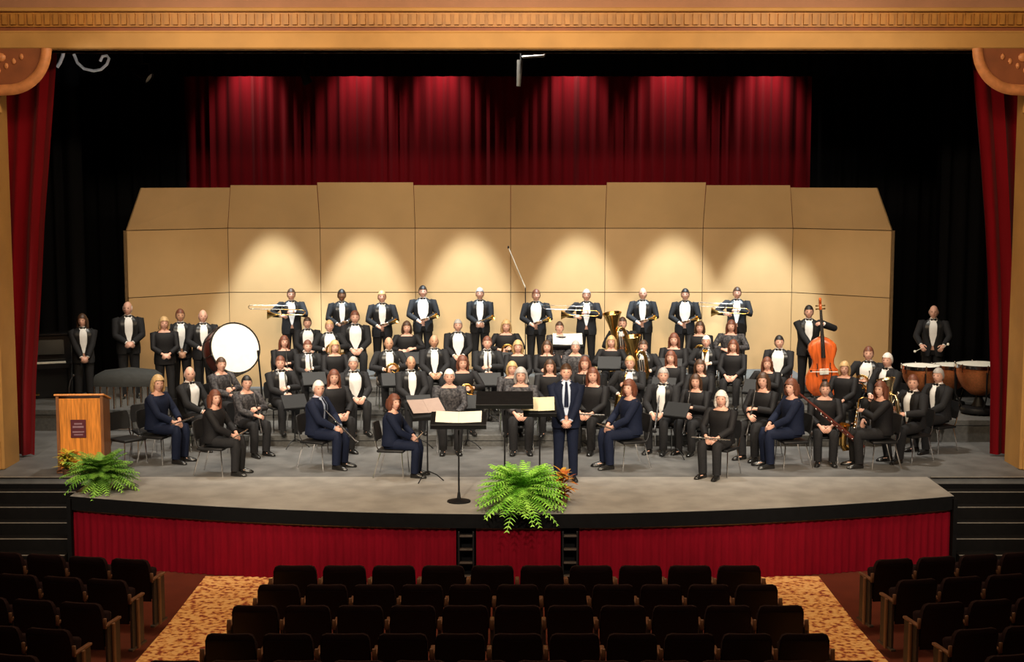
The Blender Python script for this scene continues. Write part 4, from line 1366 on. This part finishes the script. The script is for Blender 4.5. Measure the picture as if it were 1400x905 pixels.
cs4 = p_stand(0.62, 0.36, at(584, 550, 21.75).z, 'music_stand', False, 55)
p4 = stand_at(584, 550, 21.75, cs4, 'low wide music stand before the front player in navy left of centre', 0.5)
sheet('pinkish open music sheets on the low wide stand left of centre', Matrix.Translation((p4.x - 0.02, p4.y + 0.01, p4.z - 0.055)) @ Matrix.Rotation(0.5, 4, 'Z') @ Matrix.Rotation(R(-55), 4, 'X'), 0.54, 0.30, pink_paper)
for i, (px, yb, D, yt, lb) in enumerate([(1253, 485, 25.9, 480, 'white sheet of music held up left before the kettledrum player'), (1301, 478, 26.2, 472, 'white sheet of music standing right before the kettledrum player')]):
    pass
p5 = at(776, 461, 27.9)
cs5 = p_stand(0.62, 0.30, p5.z - 0.6, 'music_stand', False, 58)
cs5.place('music stand with pale sheets in the middle of the back rows', loc=(p5.x, p5.y, 0.6), rotz=0)
sheet('pale open sheets on the stand in the middle of the back rows', Matrix.Translation((p5.x, p5.y, p5.z - 0.035)) @ Matrix.Rotation(R(-50), 4, 'X'), 0.58, 0.30)
# pale tilted pole standing in the back row
pa, pb = at(695, 338, 29.95), at(717, 392, 29.95)
t = thing('microphone_stand', 'tall thin pale microphone boom rising above the middle of the back row', 'microphone stand', (pb.x + 0.02, pb.y, 0.6))
o_ = V((pb.x + 0.02, pb.y, 0.6))
b = MB(); b.tube([(0, 0, 0.02), (0, 0, pb.z - 0.6)], 0.011, 7); obj('pole', b, black_metal, t)
b = MB(); b.tube([V((0, 0, pb.z - 0.62)), pa - o_], [0.012, 0.008], 7); obj('boom', b, ivory, t)
b = MB(); b.lathe([(0.13, 0.0), (0.13, 0.012), (0.02, 0.03)], 16); obj('base', b, black_metal, t)
b = MB(); b.ell(pa - o_, (0.018, 0.018, 0.035), 8, 6); obj('microphone', b, black_metal, t)

# ------------------------------------------------------------------ percussion
c = at(316, 479, 26.75)
t = thing('bass_drum', 'big concert bass drum with white skin tilted on its stand', 'drum', (c.x, c.y, 0.4))
ax = V((0.52, -0.80, 0.30)).normalized()
Mr = frame((0, 0, c.z - 0.4), ax, (1, 0, 0.35))
rad, dep = 0.47, 0.22
b = MB(); b.lathe([(rad, -dep), (rad, dep)], 40, M=Mr, caps=(False, False)); obj('shell', b, maroon_wood, t, 60)
for s, nm in ((1, 'front'), (-1, 'rear')):
    b = MB(); b.lathe([(0.001, s * (dep + 0.012)), (rad * 0.7, s * (dep + 0.012)), (rad * 0.985, s * (dep + 0.006)), (rad * 1.0, s * (dep - 0.02))], 40, M=Mr); obj('drum_head', b, drum_white, t, 60)
    b = MB(); b.lathe([(rad + 0.004, s * (dep - 0.045)), (rad + 0.022, s * (dep - 0.045)), (rad + 0.022, s * (dep + 0.012)), (rad + 0.004, s * (dep + 0.012)), (rad + 0.004, s * (dep - 0.045))], 40, M=Mr, caps=(False, False)); obj('hoop', b, ebony, t, 40)
for k in range(10):
    a = 2 * math.pi * k / 10
    b = MB(); b.tube([Mr @ V(((rad + 0.025) * math.cos(a), (rad + 0.025) * math.sin(a), z)) for z in (-dep, dep)], 0.008, 6); obj('tension_rod', b, chrome, t)
b = MB()
for s in (-1, 1):
    b.tube([(s * 0.56, 0.1, 0.0), (s * 0.54, 0.0, 0.55), (s * 0.50, 0.0, c.z - 0.4)], 0.018, 8)
    b.tube([(s * 0.56, 0.1, 0.03), (s * 0.56, -0.33, 0.03)], 0.018, 8)
b.tube([(-0.56, 0.1, 0.05), (0.56, 0.1, 0.05)], 0.016, 8)
obj('stand', b, black_metal, t, 50)

def timpano(px, ytop, D, r, label):
    c = at(px, ytop, D)
    H = c.z - 0.4
    t = thing('kettledrum', label, 'kettledrum', (c.x, c.y, 0.4), 0, 'copper kettledrums')
    b = MB(); b.lathe([(0.02, H - 0.08 - r * 1.15), (r * 0.35, H - 0.08 - r * 1.08), (r * 0.68, H - 0.08 - r * 0.82), (r * 0.88, H - 0.08 - r * 0.48), (r * 0.96, H - 0.08 - r * 0.2), (r * 0.97, H - 0.03)], 32); obj('bowl', b, copper, t, 60)
    b = MB(); b.lathe([(0.001, H), (r * 0.6, H), (r, H - 0.004)], 32); obj('drum_head', b, drum_white, t, 60)
    b = MB(); b.lathe([(r * 0.985, H + 0.012), (r * 1.04, H + 0.012), (r * 1.04, H - 0.05), (r * 0.985, H - 0.05), (r * 0.985, H + 0.012)], 32, caps=(False, False)); obj('rim', b, chrome, t, 40)
    for k in range(6):
        a = 2 * math.pi * (k + 0.5) / 6
        b = MB(); b.tube([(r * 1.05 * math.cos(a), r * 1.05 * math.sin(a), H + 0.03), (r * 1.05 * math.cos(a), r * 1.05 * math.sin(a), H - 0.12)], 0.010, 6); obj('tuning_lug', b, chrome, t, 50)
    for k in range(3):
        a = 2 * math.pi * k / 3 + 0.5
        b = MB(); b.tube([(r * 1.02 * math.cos(a), r * 1.02 * math.sin(a), H - 0.1), (r * 1.0 * math.cos(a), r * 1.0 * math.sin(a), 0.35), (r * 0.7 * math.cos(a), r * 0.7 * math.sin(a), 0.12)], 0.016, 8); obj('strut', b, black_metal, t, 50)
    b = MB(); b.lathe([(r * 0.75, 0.03), (r * 0.78, 0.06), (r * 0.72, 0.12), (r * 0.3, 0.15), (0.05, H - 0.1 - r * 1.1)], 24); obj('base', b, black_metal, t, 50)
    b = MB(); b.box((0, -r * 0.85 if False else r * 0.85, 0.06), (0.11, 0.26, 0.03), 0.01); obj('pedal', b, chrome, t)
    for k in range(3):
        a = 2 * math.pi * k / 3 + 0.2
        b = MB(); b.ell((r * 0.68 * math.cos(a), r * 0.68 * math.sin(a), 0.032), (0.032, 0.02, 0.032), 8, 6); obj('caster', b, black_plastic, t, 50)
timpano(1340, 498, 25.75, 0.43, 'largest copper kettledrum at the far right of the stage')
timpano(1259, 500, 25.75, 0.34, 'smaller copper kettledrum at the left of the three')
timpano(1301, 499, 26.45, 0.35, 'copper kettledrum standing behind between the other two')
# mallets in the player's hands
M, s, rz, zf = PPL['timp']
for k, sd in enumerate((-1, 1)):
    w = ARMS['mallets'][0][k]
    q = V((w[0] + (-sd) * 0.02, w[1] - 0.08, w[2] - 0.01))
    t = Proto('mallet', 'mallet')
    b = MB(); b.tube([(0, 0, -0.08), (0, 0, 0.30)], 0.006, 6); t.part('stick', b, ivory)
    b = MB(); b.ell((0, 0, 0.31), (0.026, 0.026, 0.022), 10, 7); t.part('felt_head', b, drum_white, 60)
    t.place('white-headed mallet in the %s hand of the kettledrum player' % ('right' if sd < 0 else 'left'), M=M @ frame(q, (-sd * 0.35 * -1, -0.8, -0.12 if sd < 0 else 0.35)))
# double bass
cb = at(1129, 500, 26.75)
DB = p_bass()
DB.place('large orange varnished double bass held upright at the right', M=Matrix.Translation((cb.x, cb.y, 0.4)) @ Matrix.Rotation(R(-4), 4, 'Y') @ Matrix.Rotation(R(-6), 4, 'Z'))
b = MB()
b.tube([(-0.34, 0, 0.0), (0.36, 0, 0.02)], 0.006, 6)
t = thing('bow', 'pale bow crossing the front of the double bass', 'bow', (cb.x - 0.02, cb.y - 0.26, at(1129, 506, 26.5).z), 0)
obj('stick', b, bass_wood, t)
b = MB(); b.box((0, 0, -0.03), (0.66, 0.006, 0.014)); obj('hair_ribbon', b, drum_white, t)
b = MB(); b.box((-0.31, 0, -0.015), (0.04, 0.014, 0.035), 0.004); obj('frog', b, ebony, t)

# covered mallet instrument at left, behind the lectern
c = at(176, 503, 25.2)
t = thing('xylophone', 'large keyboard percussion under a dark cover with pale resonator tubes', 'xylophone', (c.x, c.y, 0))
H = c.z
b = MB()
rr = []
for xx, w, h in ((-0.58, 0.18, 0.10), (-0.45, 0.26, 0.17), (0.0, 0.30, 0.22), (0.45, 0.24, 0.18), (0.58, 0.16, 0.10)):
    rr.append([V((xx, -w, H - 0.30)), V((xx, -w * 1.02, H - 0.24)), V((xx, -w * 0.9, H - 0.22 + h * 0.6)), V((xx, -w * 0.4, H - 0.22 + h)), V((xx, w * 0.4, H - 0.22 + h)), V((xx, w * 0.9, H - 0.22 + h * 0.6)), V((xx, w * 1.02, H - 0.24)), V((xx, w, H - 0.30))])
b.loft(rr); obj('cover', b, cover_black, t, 50)
for k in range(9):
    x = -0.48 + 0.12 * k
    b = MB(); b.tube([(x, -0.1, H - 0.31), (x, -0.1, H - 0.31 - (0.46 - 0.028 * k))], 0.026, 10); obj('resonator_tube', b, silver, t, 50)
for sx in (-1, 1):
    for sy in (-1, 1):
        b = MB(); b.tube([(sx * 0.56, sy * 0.2, H - 0.3), (sx * 0.56, sy * 0.2, 0.04)], 0.018, 8); obj('leg', b, chrome, t, 50)
    b = MB(); b.tube([(sx * 0.56, -0.2, 0.2), (sx * 0.56, 0.2, 0.2)], 0.015, 8); obj('end_bar', b, chrome, t, 50)
b = MB(); b.tube([(-0.56, 0.05, 0.2), (0.56, 0.05, 0.2)], 0.015, 8); obj('crossbar', b, chrome, t, 50)
# two empty chairs left of the band
for px, py, D, rz, lb in ((168, 640, 0, 0.9, 'empty black band chair beside the right edge of the lectern'), (196, 628, 0, 0.5, 'empty black band chair behind the far left flute player')):
    g = gnd(px, py, 0)
    CHAIR.place(lb, loc=(g.x, g.y + 0.3, 0), rotz=rz, group='band chairs')

# upright piano at far left
c = at(60, 458, 27.5)
t = thing('piano', 'black upright piano half hidden behind the left house curtain', 'piano', (c.x - 0.25, c.y, 0.4), R(20))
H = c.z - 0.42
b = MB(); b.box((0, 0.18, H / 2), (1.5, 0.34, H), 0.015); obj('case', b, piano_black, t)
b = MB(); b.box((0, 0.16, H + 0.02), (1.54, 0.42, 0.04), 0.01); obj('lid', b, piano_black, t)
b = MB(); b.box((0, -0.13, 0.66), (1.46, 0.34, 0.10), 0.01); obj('keybed', b, piano_black, t)
b = MB(); b.box((0, -0.16, 0.72), (1.24, 0.14, 0.02)); obj('keyboard', b, ivory, t)
b = MB(); b.box((0, -0.03, 1.0), (1.2, 0.02, 0.28), 0.005, rot=Matrix.Rotation(R(-12), 3, 'X')); obj('music_desk', b, piano_black, t)
for sx in (-1, 1):
    b = MB(); b.box((sx * 0.68, -0.22, 0.31), (0.07, 0.07, 0.62), 0.012); obj('leg', b, piano_black, t)
b = MB(); b.box((0, -0.05, 0.09), (0.24, 0.12, 0.02), 0.004); obj('pedals', b, brass, t)

# ------------------------------------------------------------------ lectern
lt = at(113, 536, 22.6)
t = thing('lectern', 'honey oak lectern with maroon plaque at the left of the stage', 'lectern', (lt.x, lt.y, 0), R(4))
H = lt.z
W = 0.74
b = MB(); b.box((0, -0.22, H / 2 - 0.03), (W - 0.10, 0.025, H - 0.08), 0.004); obj('front_panel', b, oak, t)
for sx in (-1, 1):
    b = MB()
    b.add([(sx * (W / 2 - 0.05) + q, y, z) for q in (0, sx * 0.045) for (y, z) in ((-0.25, 0.05), (-0.25, H - 0.03), (0.25, H - 0.17), (0.25, 0.05))], [(0, 1, 2, 3), (7, 6, 5, 4), (0, 4, 5, 1), (1, 5, 6, 2), (2, 6, 7, 3), (3, 7, 4, 0)])
    obj('side_panel', b, oak_dark, t)
b = MB(); b.box((0, 0.0, H - 0.075), (W + 0.04, 0.56, 0.03), 0.008, rot=Matrix.Rotation(R(-15), 3, 'X')); obj('top', b, oak, t)
b = MB(); b.box((0, 0, 0.03), (W + 0.02, 0.56, 0.06), 0.01); obj('plinth', b, oak_dark, t)
b = MB(); b.box((0.0, 0.08, 0.72), (W - 0.12, 0.30, 0.02)); obj('shelf', b, oak_dark, t)
b = MB(); b.box((-0.03, -0.238, H - 0.55), (0.24, 0.012, 0.29), 0.004); pq = obj('plaque', b, plaque_m, t)
b = MB()
b.box((-0.03, -0.246, H - 0.47), (0.12, 0.006, 0.025)); b.box((-0.03, -0.246, H - 0.52), (0.17, 0.006, 0.03)); b.box((-0.03, -0.246, H - 0.60), (0.18, 0.006, 0.022)); b.box((-0.03, -0.246, H - 0.645), (0.14, 0.006, 0.018))
obj('plaque_marks', b, plaque_l, pq)
t2 = thing('microphone', 'gooseneck microphone fixed on top of the oak lectern', 'microphone', (lt.x - 0.2, lt.y - 0.05, H - 0.05))
b = MB(); b.tube([(0, 0, 0), (0, 0, 0.12), (0.02, 0.03, 0.24), (0.04, 0.09, 0.30)], 0.007, 6); obj('gooseneck', b, black_metal, t2)
b = MB(); b.ell((0.045, 0.11, 0.31), (0.02, 0.03, 0.02), 8, 6); obj('windscreen', b, black_plastic, t2)
b = MB(); b.lathe([(0.035, -0.005), (0.035, 0.015), (0.01, 0.02)], 12); obj('base', b, black_metal, t2)
# ------------------------------------------------------------------ plants
def blade(mb, base, az, ln, rise, w, droop, seg=6, leaflets=False, rnd=random):
    """arching frond: a midrib curve with paired leaflets (fern) or a folded strap leaf"""
    d = V((math.cos(az), math.sin(az), 0))
    n = V((-d.y, d.x, 0))
    pts = []
    for i in range(seg + 1):
        t = i / seg
        pts.append(base + d * (ln * (t * 0.95 + 0.05 * t * t)) * math.cos(rise * (1 - 0.3 * t)) + V((0, 0, ln * (math.sin(rise) * t - droop * t * t))))
    if not leaflets:
        L, Rr, Mi = [], [], []
        for i, p in enumerate(pts):
            t = i / seg
            ww = w * math.sin(math.pi * (0.12 + 0.88 * t)) if t < 1 else 0.002
            L.append(p + n * ww + V((0, 0, 0.25 * ww)))
            Rr.append(p - n * ww + V((0, 0, 0.25 * ww)))
            Mi.append(p)
        mb.loft([L, Mi, Rr], closed=False)
    else:
        m = 13
        for i in range(1, m + 1):
            t = i / m
            f = t * seg
            k = min(seg - 1, int(f))
            p = pts[k].lerp(pts[k + 1], f - k)
            tg = (pts[k + 1] - pts[k]).normalized()
            ll = w * (0.35 + math.sin(math.pi * (0.1 + 0.85 * t)))
            for s in (-1, 1):
                tip = p + n * (s * ll) + tg * ll * 0.55 - V((0, 0, 0.28 * ll))
                hw = 0.011
                mid = p.lerp(tip, 0.5) + V((0, 0, 0.10 * ll))
                mb.add([p - tg * hw, p + tg * hw, mid + tg * hw * 1.1, tip, mid - tg * hw * 1.1], [(0, 1, 2, 4), (4, 2, 3)])
        mb.tube(pts, [0.004] * len(pts), 4)
def potted(name, label, loc, r, h, m, nf, kind, seed, pot_r=0.15, pot_h=0.24):
    rnd = random.Random(seed)
    t = thing(name, label, 'plant', loc)
    b = MB(); b.lathe([(pot_r * 0.72, 0.0), (pot_r * 0.95, pot_h * 0.85), (pot_r * 1.05, pot_h * 0.86), (pot_r * 1.05, pot_h), (pot_r * 0.92, pot_h), (pot_r * 0.9, pot_h * 0.9)], 20, caps=(True, False)); obj('pot', b, pot_m, t, 40)
    b = MB(); b.lathe([(0.001, pot_h * 0.92), (pot_r * 0.91, pot_h * 0.90)], 16); obj('soil', b, soil_m, t)
    b = MB()
    for i in range(nf):
        az = rnd.uniform(0, 2 * math.pi)
        q = (i + 0.5) / nf
        rise = R(rnd.uniform(2, 86))
        if kind == 'fern':
            ln = r * rnd.uniform(0.85, 1.12)
            blade(b, V((rnd.uniform(-0.06, 0.06), rnd.uniform(-0.06, 0.06), pot_h * 0.9)), az, ln, rise, 0.08 * rnd.uniform(0.8, 1.2), rnd.uniform(0.30, 0.62), 6, True, rnd)
        else:
            zz = pot_h * 0.9 + h * 0.75 * q
            blade(b, V((rnd.uniform(-0.04, 0.04), rnd.uniform(-0.04, 0.04), zz)), az, r * rnd.uniform(0.6, 1.0), R(rnd.uniform(10, 65)), 0.035, rnd.uniform(0.2, 0.5), 5, False, rnd)
    obj('foliage', b, m, t)
    if kind != 'fern':
        b = MB(); b.tube([(0, 0, pot_h * 0.9), (0.01, 0, pot_h + h * 0.75)], [0.014, 0.008], 6); obj('stem', b, oak_dark, t)
    return t
g = gnd(713, 697, 0)
potted('potted_fern', 'large bright green fern at the centre of the stage edge', g, 0.66, 0.6, fern_green, 230, 'fern', 5, 0.14, 0.24)
g2 = gnd(768, 690, 0)
potted('potted_croton', 'small red and yellow leaved plant right of the centre fern', g2, 0.26, 0.42, croton_red, 60, 'croton', 9, 0.10, 0.14)
g = gnd(138, 670, 0)
potted('potted_fern', 'smaller dark green fern on the floor before the lectern', g, 0.54, 0.4, fern_dark, 150, 'fern', 6, 0.13, 0.24)
g = gnd(92, 650, 0)
potted('potted_croton', 'yellow green leafy plant at the left foot of the lectern', g, 0.22, 0.34, croton_yel, 60, 'croton', 10, 0.08, 0.11)

# ------------------------------------------------------------------ things hanging above the stage
pa = at(712, 82, 24.0)
t = thing('hanging_microphone', 'grey microphone hanging from a bracket under the beam at centre', 'microphone', (pa.x, pa.y, 7.12))
b = MB(); b.tube([(0, 0, 0), (0, 0, -0.62)], 0.012, 6); obj('cable', b, black_metal, t)
b = MB(); b.tube([at(748, 62, 24.0) - V((pa.x, pa.y, 7.12)), at(744, 76, 24.0) - V((pa.x, pa.y, 7.12)), at(714, 78, 24.0) - V((pa.x, pa.y, 7.12))], 0.022, 7); obj('bracket', b, mat('dull bracket metal', (0.14, 0.135, 0.13), 0.5), t, 50)
b = MB(); b.tube([at(711, 82, 24.0) - V((pa.x, pa.y, 7.12)), at(709, 118, 24.0) - V((pa.x, pa.y, 7.12))], [0.05, 0.035], 10); obj('body', b, mat('grey metal', (0.06, 0.057, 0.053), 0.6), t, 50)
def px_path(pts, D, rad, name, label, cat, m):
    P = [at(x, y, D) for x, y in pts]
    o0 = P[0]
    b = MB(); b.tube([p - o0 for p in P], rad, 7)
    o = obj(name, b, m, None, 50, o0)
    return tag(o, label, cat)
px_path([(88, 64), (86, 76), (82, 86), (78, 92)], 24.4, 0.030, 'cable', 'short pale cable end hanging by the left house curtain', 'cable', cable_white)
px_path([(101, 74), (106, 86), (115, 94), (128, 97), (138, 95), (146, 88), (149, 80), (146, 76), (140, 77), (137, 84)], 24.4, 0.026, 'cable', 'pale cable loop hanging in the dark at the upper left', 'cable', cable_white)
def stage_light(px, py, D, label, aim):
    c = at(px, py, D)
    t = thing('stage_light', label, 'stage light', c, 0, 'stage lights in the dark')
    d = V(aim).normalized()
    Mr = frame((0, 0, 0), d)
    b = MB(); b.lathe([(0.05, -0.20), (0.085, -0.17), (0.085, 0.05), (0.11, 0.12), (0.11, 0.18)], 16, M=Mr, caps=(True, False)); obj('housing', b, black_metal, t, 50)
    b = MB(); b.lathe([(0.001, 0.14), (0.10, 0.14)], 16, M=Mr); obj('lens', b, lens_m, t)
    b = MB(); b.tube([(-0.13, 0, 0.0), (-0.13, 0, 0.18), (0.13, 0, 0.18), (0.13, 0, 0.0)], 0.012, 6); b.tube([(0, 0, 0.18), (0, 0, 0.5)], 0.018, 6); obj('yoke', b, black_metal, t)
stage_light(194, 101, 26.0, 'black stage lamp hanging at upper left beside the cables', (0.8, -0.2, -0.5))
stage_light(416, 103, 30.2, 'black stage lamp hanging before the left part of the backdrop', (0.4, 0.3, -0.9))

# ------------------------------------------------------------------ theatre seats
def p_seat():
    P = Proto('theatre_seat', 'theatre seat')
    b = MB()
    rows = []
    for z, y, hw, th in ((0.34, 0.0, 0.235, 0.05), (0.42, -0.02, 0.245, 0.07), (0.62, -0.06, 0.250, 0.075), (0.78, -0.10, 0.245, 0.065), (0.835, -0.115, 0.225, 0.055), (0.855, -0.12, 0.18, 0.035)):
        fr = [V((x * hw, y + th * 0.5 - 0.02 * (1 - x * x), z)) for x in (-1, -0.6, 0, 0.6, 1)]
        bk = [V((x * hw, y - th * 0.5 - 0.015 * (1 - x * x), z)) for x in (1, 0.6, 0, -0.6, -1)]
        rows.append(fr + bk)
    b.loft(rows); P.part('backrest', b, seat_fab, 50)
    b = MB()
    rows = []
    for z, y, hw in ((0.30, -0.035, 0.23), (0.42, -0.066, 0.24), (0.62, -0.105, 0.243), (0.74, -0.13, 0.235), (0.78, -0.137, 0.21)):
        rows.append([V((x * hw, y - 0.018 * (1 - x * x), z)) for x in (-1, -0.5, 0, 0.5, 1)] + [V((x * hw, y - 0.018 * (1 - x * x) + 0.012, z)) for x in (1, 0.5, 0, -0.5, -1)])
    b.loft(rows); P.part('back_shell', b, seat_wood, 50)
    b = MB(); b.box((0, 0.10, 0.50), (0.45, 0.10, 0.40), 0.035, rot=Matrix.Rotation(R(-14), 3, 'X'), seg=2); P.part('seat_cushion', b, seat_fab, 50)
    for nm, x in (('armrest_left', -1), ('armrest_right', 1)):
        b = MB(); b.box((x * 0.283, 0.06, 0.60), (0.05, 0.36, 0.03), 0.010, seg=2); b.box((x * 0.283, -0.115, 0.63), (0.04, 0.025, 0.12), 0.006); P.part(nm, b, arm_wood, 50)
    for nm, x in (('standard_left', -1), ('standard_right', 1)):
        b = MB(); b.box((x * 0.283, 0.06, 0.30), (0.035, 0.30, 0.59), 0.006); b.box((x * 0.283, 0.06, 0.015), (0.06, 0.38, 0.03), 0.005); P.part(nm, b, seat_iron)
    b = MB(); b.box((-0.283 - 0.035, 0.02, 0.30), (0.03, 0.055, 0.60), 0.010, seg=2); P.part('end_panel_left', b, end_wood)
    b = MB(); b.box((0.283 + 0.035, 0.02, 0.30), (0.03, 0.055, 0.60), 0.010, seg=2); P.part('end_panel_right', b, end_wood)
    # parts keep plain names
    P.parts = [(n.rsplit('_', 1)[0] if n.endswith(('_left', '_right')) else n, me, sub) for n, me, sub in P.parts]
    P.keys = ['backrest', 'back_shell', 'seat_cushion', 'AL', 'AR', 'SL', 'SR', 'EL', 'ER']
    return P
SEAT = p_seat()
def place_seat(label, loc, rz, sx, group, keys):
    o = bpy.data.objects.new(SEAT.name, None)
    o.empty_display_size = 0.1
    COL.objects.link(o)
    tag(o, label, SEAT.cat, group)
    o.location, o.rotation_euler, o.scale = loc, (0, 0, rz), (sx, 1, 1)
    for key, (n, me, sub) in zip(SEAT.keys, SEAT.parts):
        if key in ('backrest', 'back_shell', 'seat_cushion') or key in keys:
            link(n, me, o)
ROWS = [(773, 17.45, 67.6, 707, -5, 10), (799, 16.55, 65.5, 675, -5, 11), (827.5, 15.6, 72.0, 672, -5, 11), (866, 14.5, 78.6, 668, -5, 11), (903, 13.55, 84.0, 700, -6, 12)]
RN = ['front', 'second', 'third', 'fourth', 'nearest']
for ri, (yt, D, pit, x0, k0, n) in enumerate(ROWS):
    y = CAM_Y + D + 0.12
    zf = house_floor_z(y)
    for i in range(n):
        px = x0 + pit * (k0 + i + 0.5)
        p = at(px, yt, D)
        w = (at(px + pit, yt, D) - p).x
        ks = ['AL', 'SL'] + (['AR', 'SR', 'ER'] if i == n - 1 else []) + (['EL'] if i == 0 else [])
        place_seat('dark maroon theatre seat, %s from the left in the %s row of the centre block' % (ordinal(i + 1), RN[ri]), (p.x, y, p.z - 0.855), 0, w / 0.57, 'centre block seats', ks)
        SEAT_Z = p.z - 0.855
SIDE = [(-4.38, 17.25, 766), (-4.40, 16.3, 794), (-4.42, 15.35, 826), (-4.44, 14.3, 862), (-4.46, 13.35, 898)]
for sx, nm in ((-1, 'left'), (1, 'right')):
    for ri, (xe, D, yt) in enumerate(SIDE):
        a = R(11) * sx            # rows turn towards the stage centre
        z = at(700 + sx * 480, yt, D).z - 0.855
        for i in range(5 if ri < 3 else 4):
            off = 0.33 + 0.57 * i
            cx = sx * (abs(xe) + off * math.cos(R(11)))
            cy = CAM_Y + D + 0.12 + off * math.sin(R(11))
            inner = 'R' if sx < 0 else 'L'
            outer = 'L' if sx < 0 else 'R'
            ks = ['A' + outer, 'S' + outer] + (['A' + inner, 'S' + inner, 'E' + inner] if i == 0 else [])
            place_seat('dark maroon theatre seat, %s from the aisle in the %s row of the %s block' % (ordinal(i + 1), RN[ri], nm), (cx, cy, z), a, 1.0, nm + ' block seats', ks)

# ------------------------------------------------------------------ light
w = bpy.data.worlds.new('world')
sc.world = w
w.use_nodes = True
w.node_tree.nodes['Background'].inputs[0].default_value = (1.0, 0.85, 0.7, 1)
w.node_tree.nodes['Background'].inputs[1].default_value = 0.0
def aim(o, tgt):
    d = V(tgt) - o.location
    o.rotation_euler = d.to_track_quat('-Z', 'Y').to_euler()
def spot(name, loc, tgt, W, ang, blend, col, size=0.1):
    l = bpy.data.lights.new(name, 'SPOT')
    l.energy, l.spot_size, l.spot_blend, l.color, l.shadow_soft_size = W, R(ang), blend, col, size
    o = bpy.data.objects.new(name, l)
    COL.objects.link(o)
    o.location = loc
    aim(o, tgt)
def area(name, loc, tgt, W, sx, sy, col):
    l = bpy.data.lights.new(name, 'AREA')
    l.shape, l.size, l.size_y, l.energy, l.color = 'RECTANGLE', sx, sy, W, col
    o = bpy.data.objects.new(name, l)
    COL.objects.link(o)
    o.location = loc
    aim(o, tgt)
WARM = (1.0, 0.80, 0.56)
WHITE = (1.0, 0.93, 0.80)
WARM2 = (1.0, 0.86, 0.68)
# scallops on the shell and back row
for px in (375, 500, 640, 790, 920, 1040):
    x = at(px, 400, 30.8).x
    spot('shell_downlight', (x, 6.95, 6.95), (x, 8.37, 0.9), 3000, 31, 0.5, (0.78, 0.92, 1.0), 0.08)
# red curtain toplights
for px in (340, 490, 605, 785, 915, 1050):
    x = at(px, 105, 32.2).x
    spot('curtain_toplight', (x, 9.85, 7.75), (x, 10.25, 5.9), 210, 78, 1.0, (1, 0.85, 0.75), 0.15)
# overhead band lights
for x in (-5.5, -2.75, 0, 2.75, 5.5):
    spot('band_toplight', (x, 1.9, 7.4), (x, 3.2, 0.6), 1000, 75, 0.8, WHITE, 0.12)
    spot('band_toplight', (x, 4.6, 7.6), (x, 5.6, 0.6), 600, 75, 0.8, WHITE, 0.12)
# front-of-house wash, plus added fill spots for cables and shell
spot('added_cable_fill', (-3.0, -9.0, 5.0), at(115, 86, 24.4), 900, 5, 0.5, (1, 1, 1), 0.1)  # added spot with no real source, only brightens the pale cables
for x in (-7.2, -2.4, 2.4, 7.2):
    spot('front_wash', (x, -13.0, 8.4), (x * 0.68, 1.0, 0.3), 5200, 31, 0.8, WARM2, 0.3)
for x in (-5.0, 0.0, 5.0):
    spot('added_shell_fill', (x, -12.0, 8.6), (x * 0.9, 8.5, 3.2), 2600, 26, 0.9, (1.0, 0.86, 0.66), 0.3)  # extra spots added to lift the brightness of the upper shell
# house lights
for x, y in ((-4, -6), (4, -6), (-4, -11), (4, -11)):
    area('house_light', (x, y, 9.05), (x, y, 0), 150, 1.2, 1.2, (1.0, 0.72, 0.42))
area('beam_light', (0, -6.5, 8.4), (0, 1.0, 7.1), 650, 12, 0.4, (1.0, 0.76, 0.48))

vs_ = sc.view_settings
vs_.view_transform = 'Standard'
vs_.look = 'None'
vs_.exposure = 0.2
vs_.gamma = 1.0
vs_.use_curve_mapping = False
sc.cycles.use_denoising = True
sc.cycles.max_bounces = 6
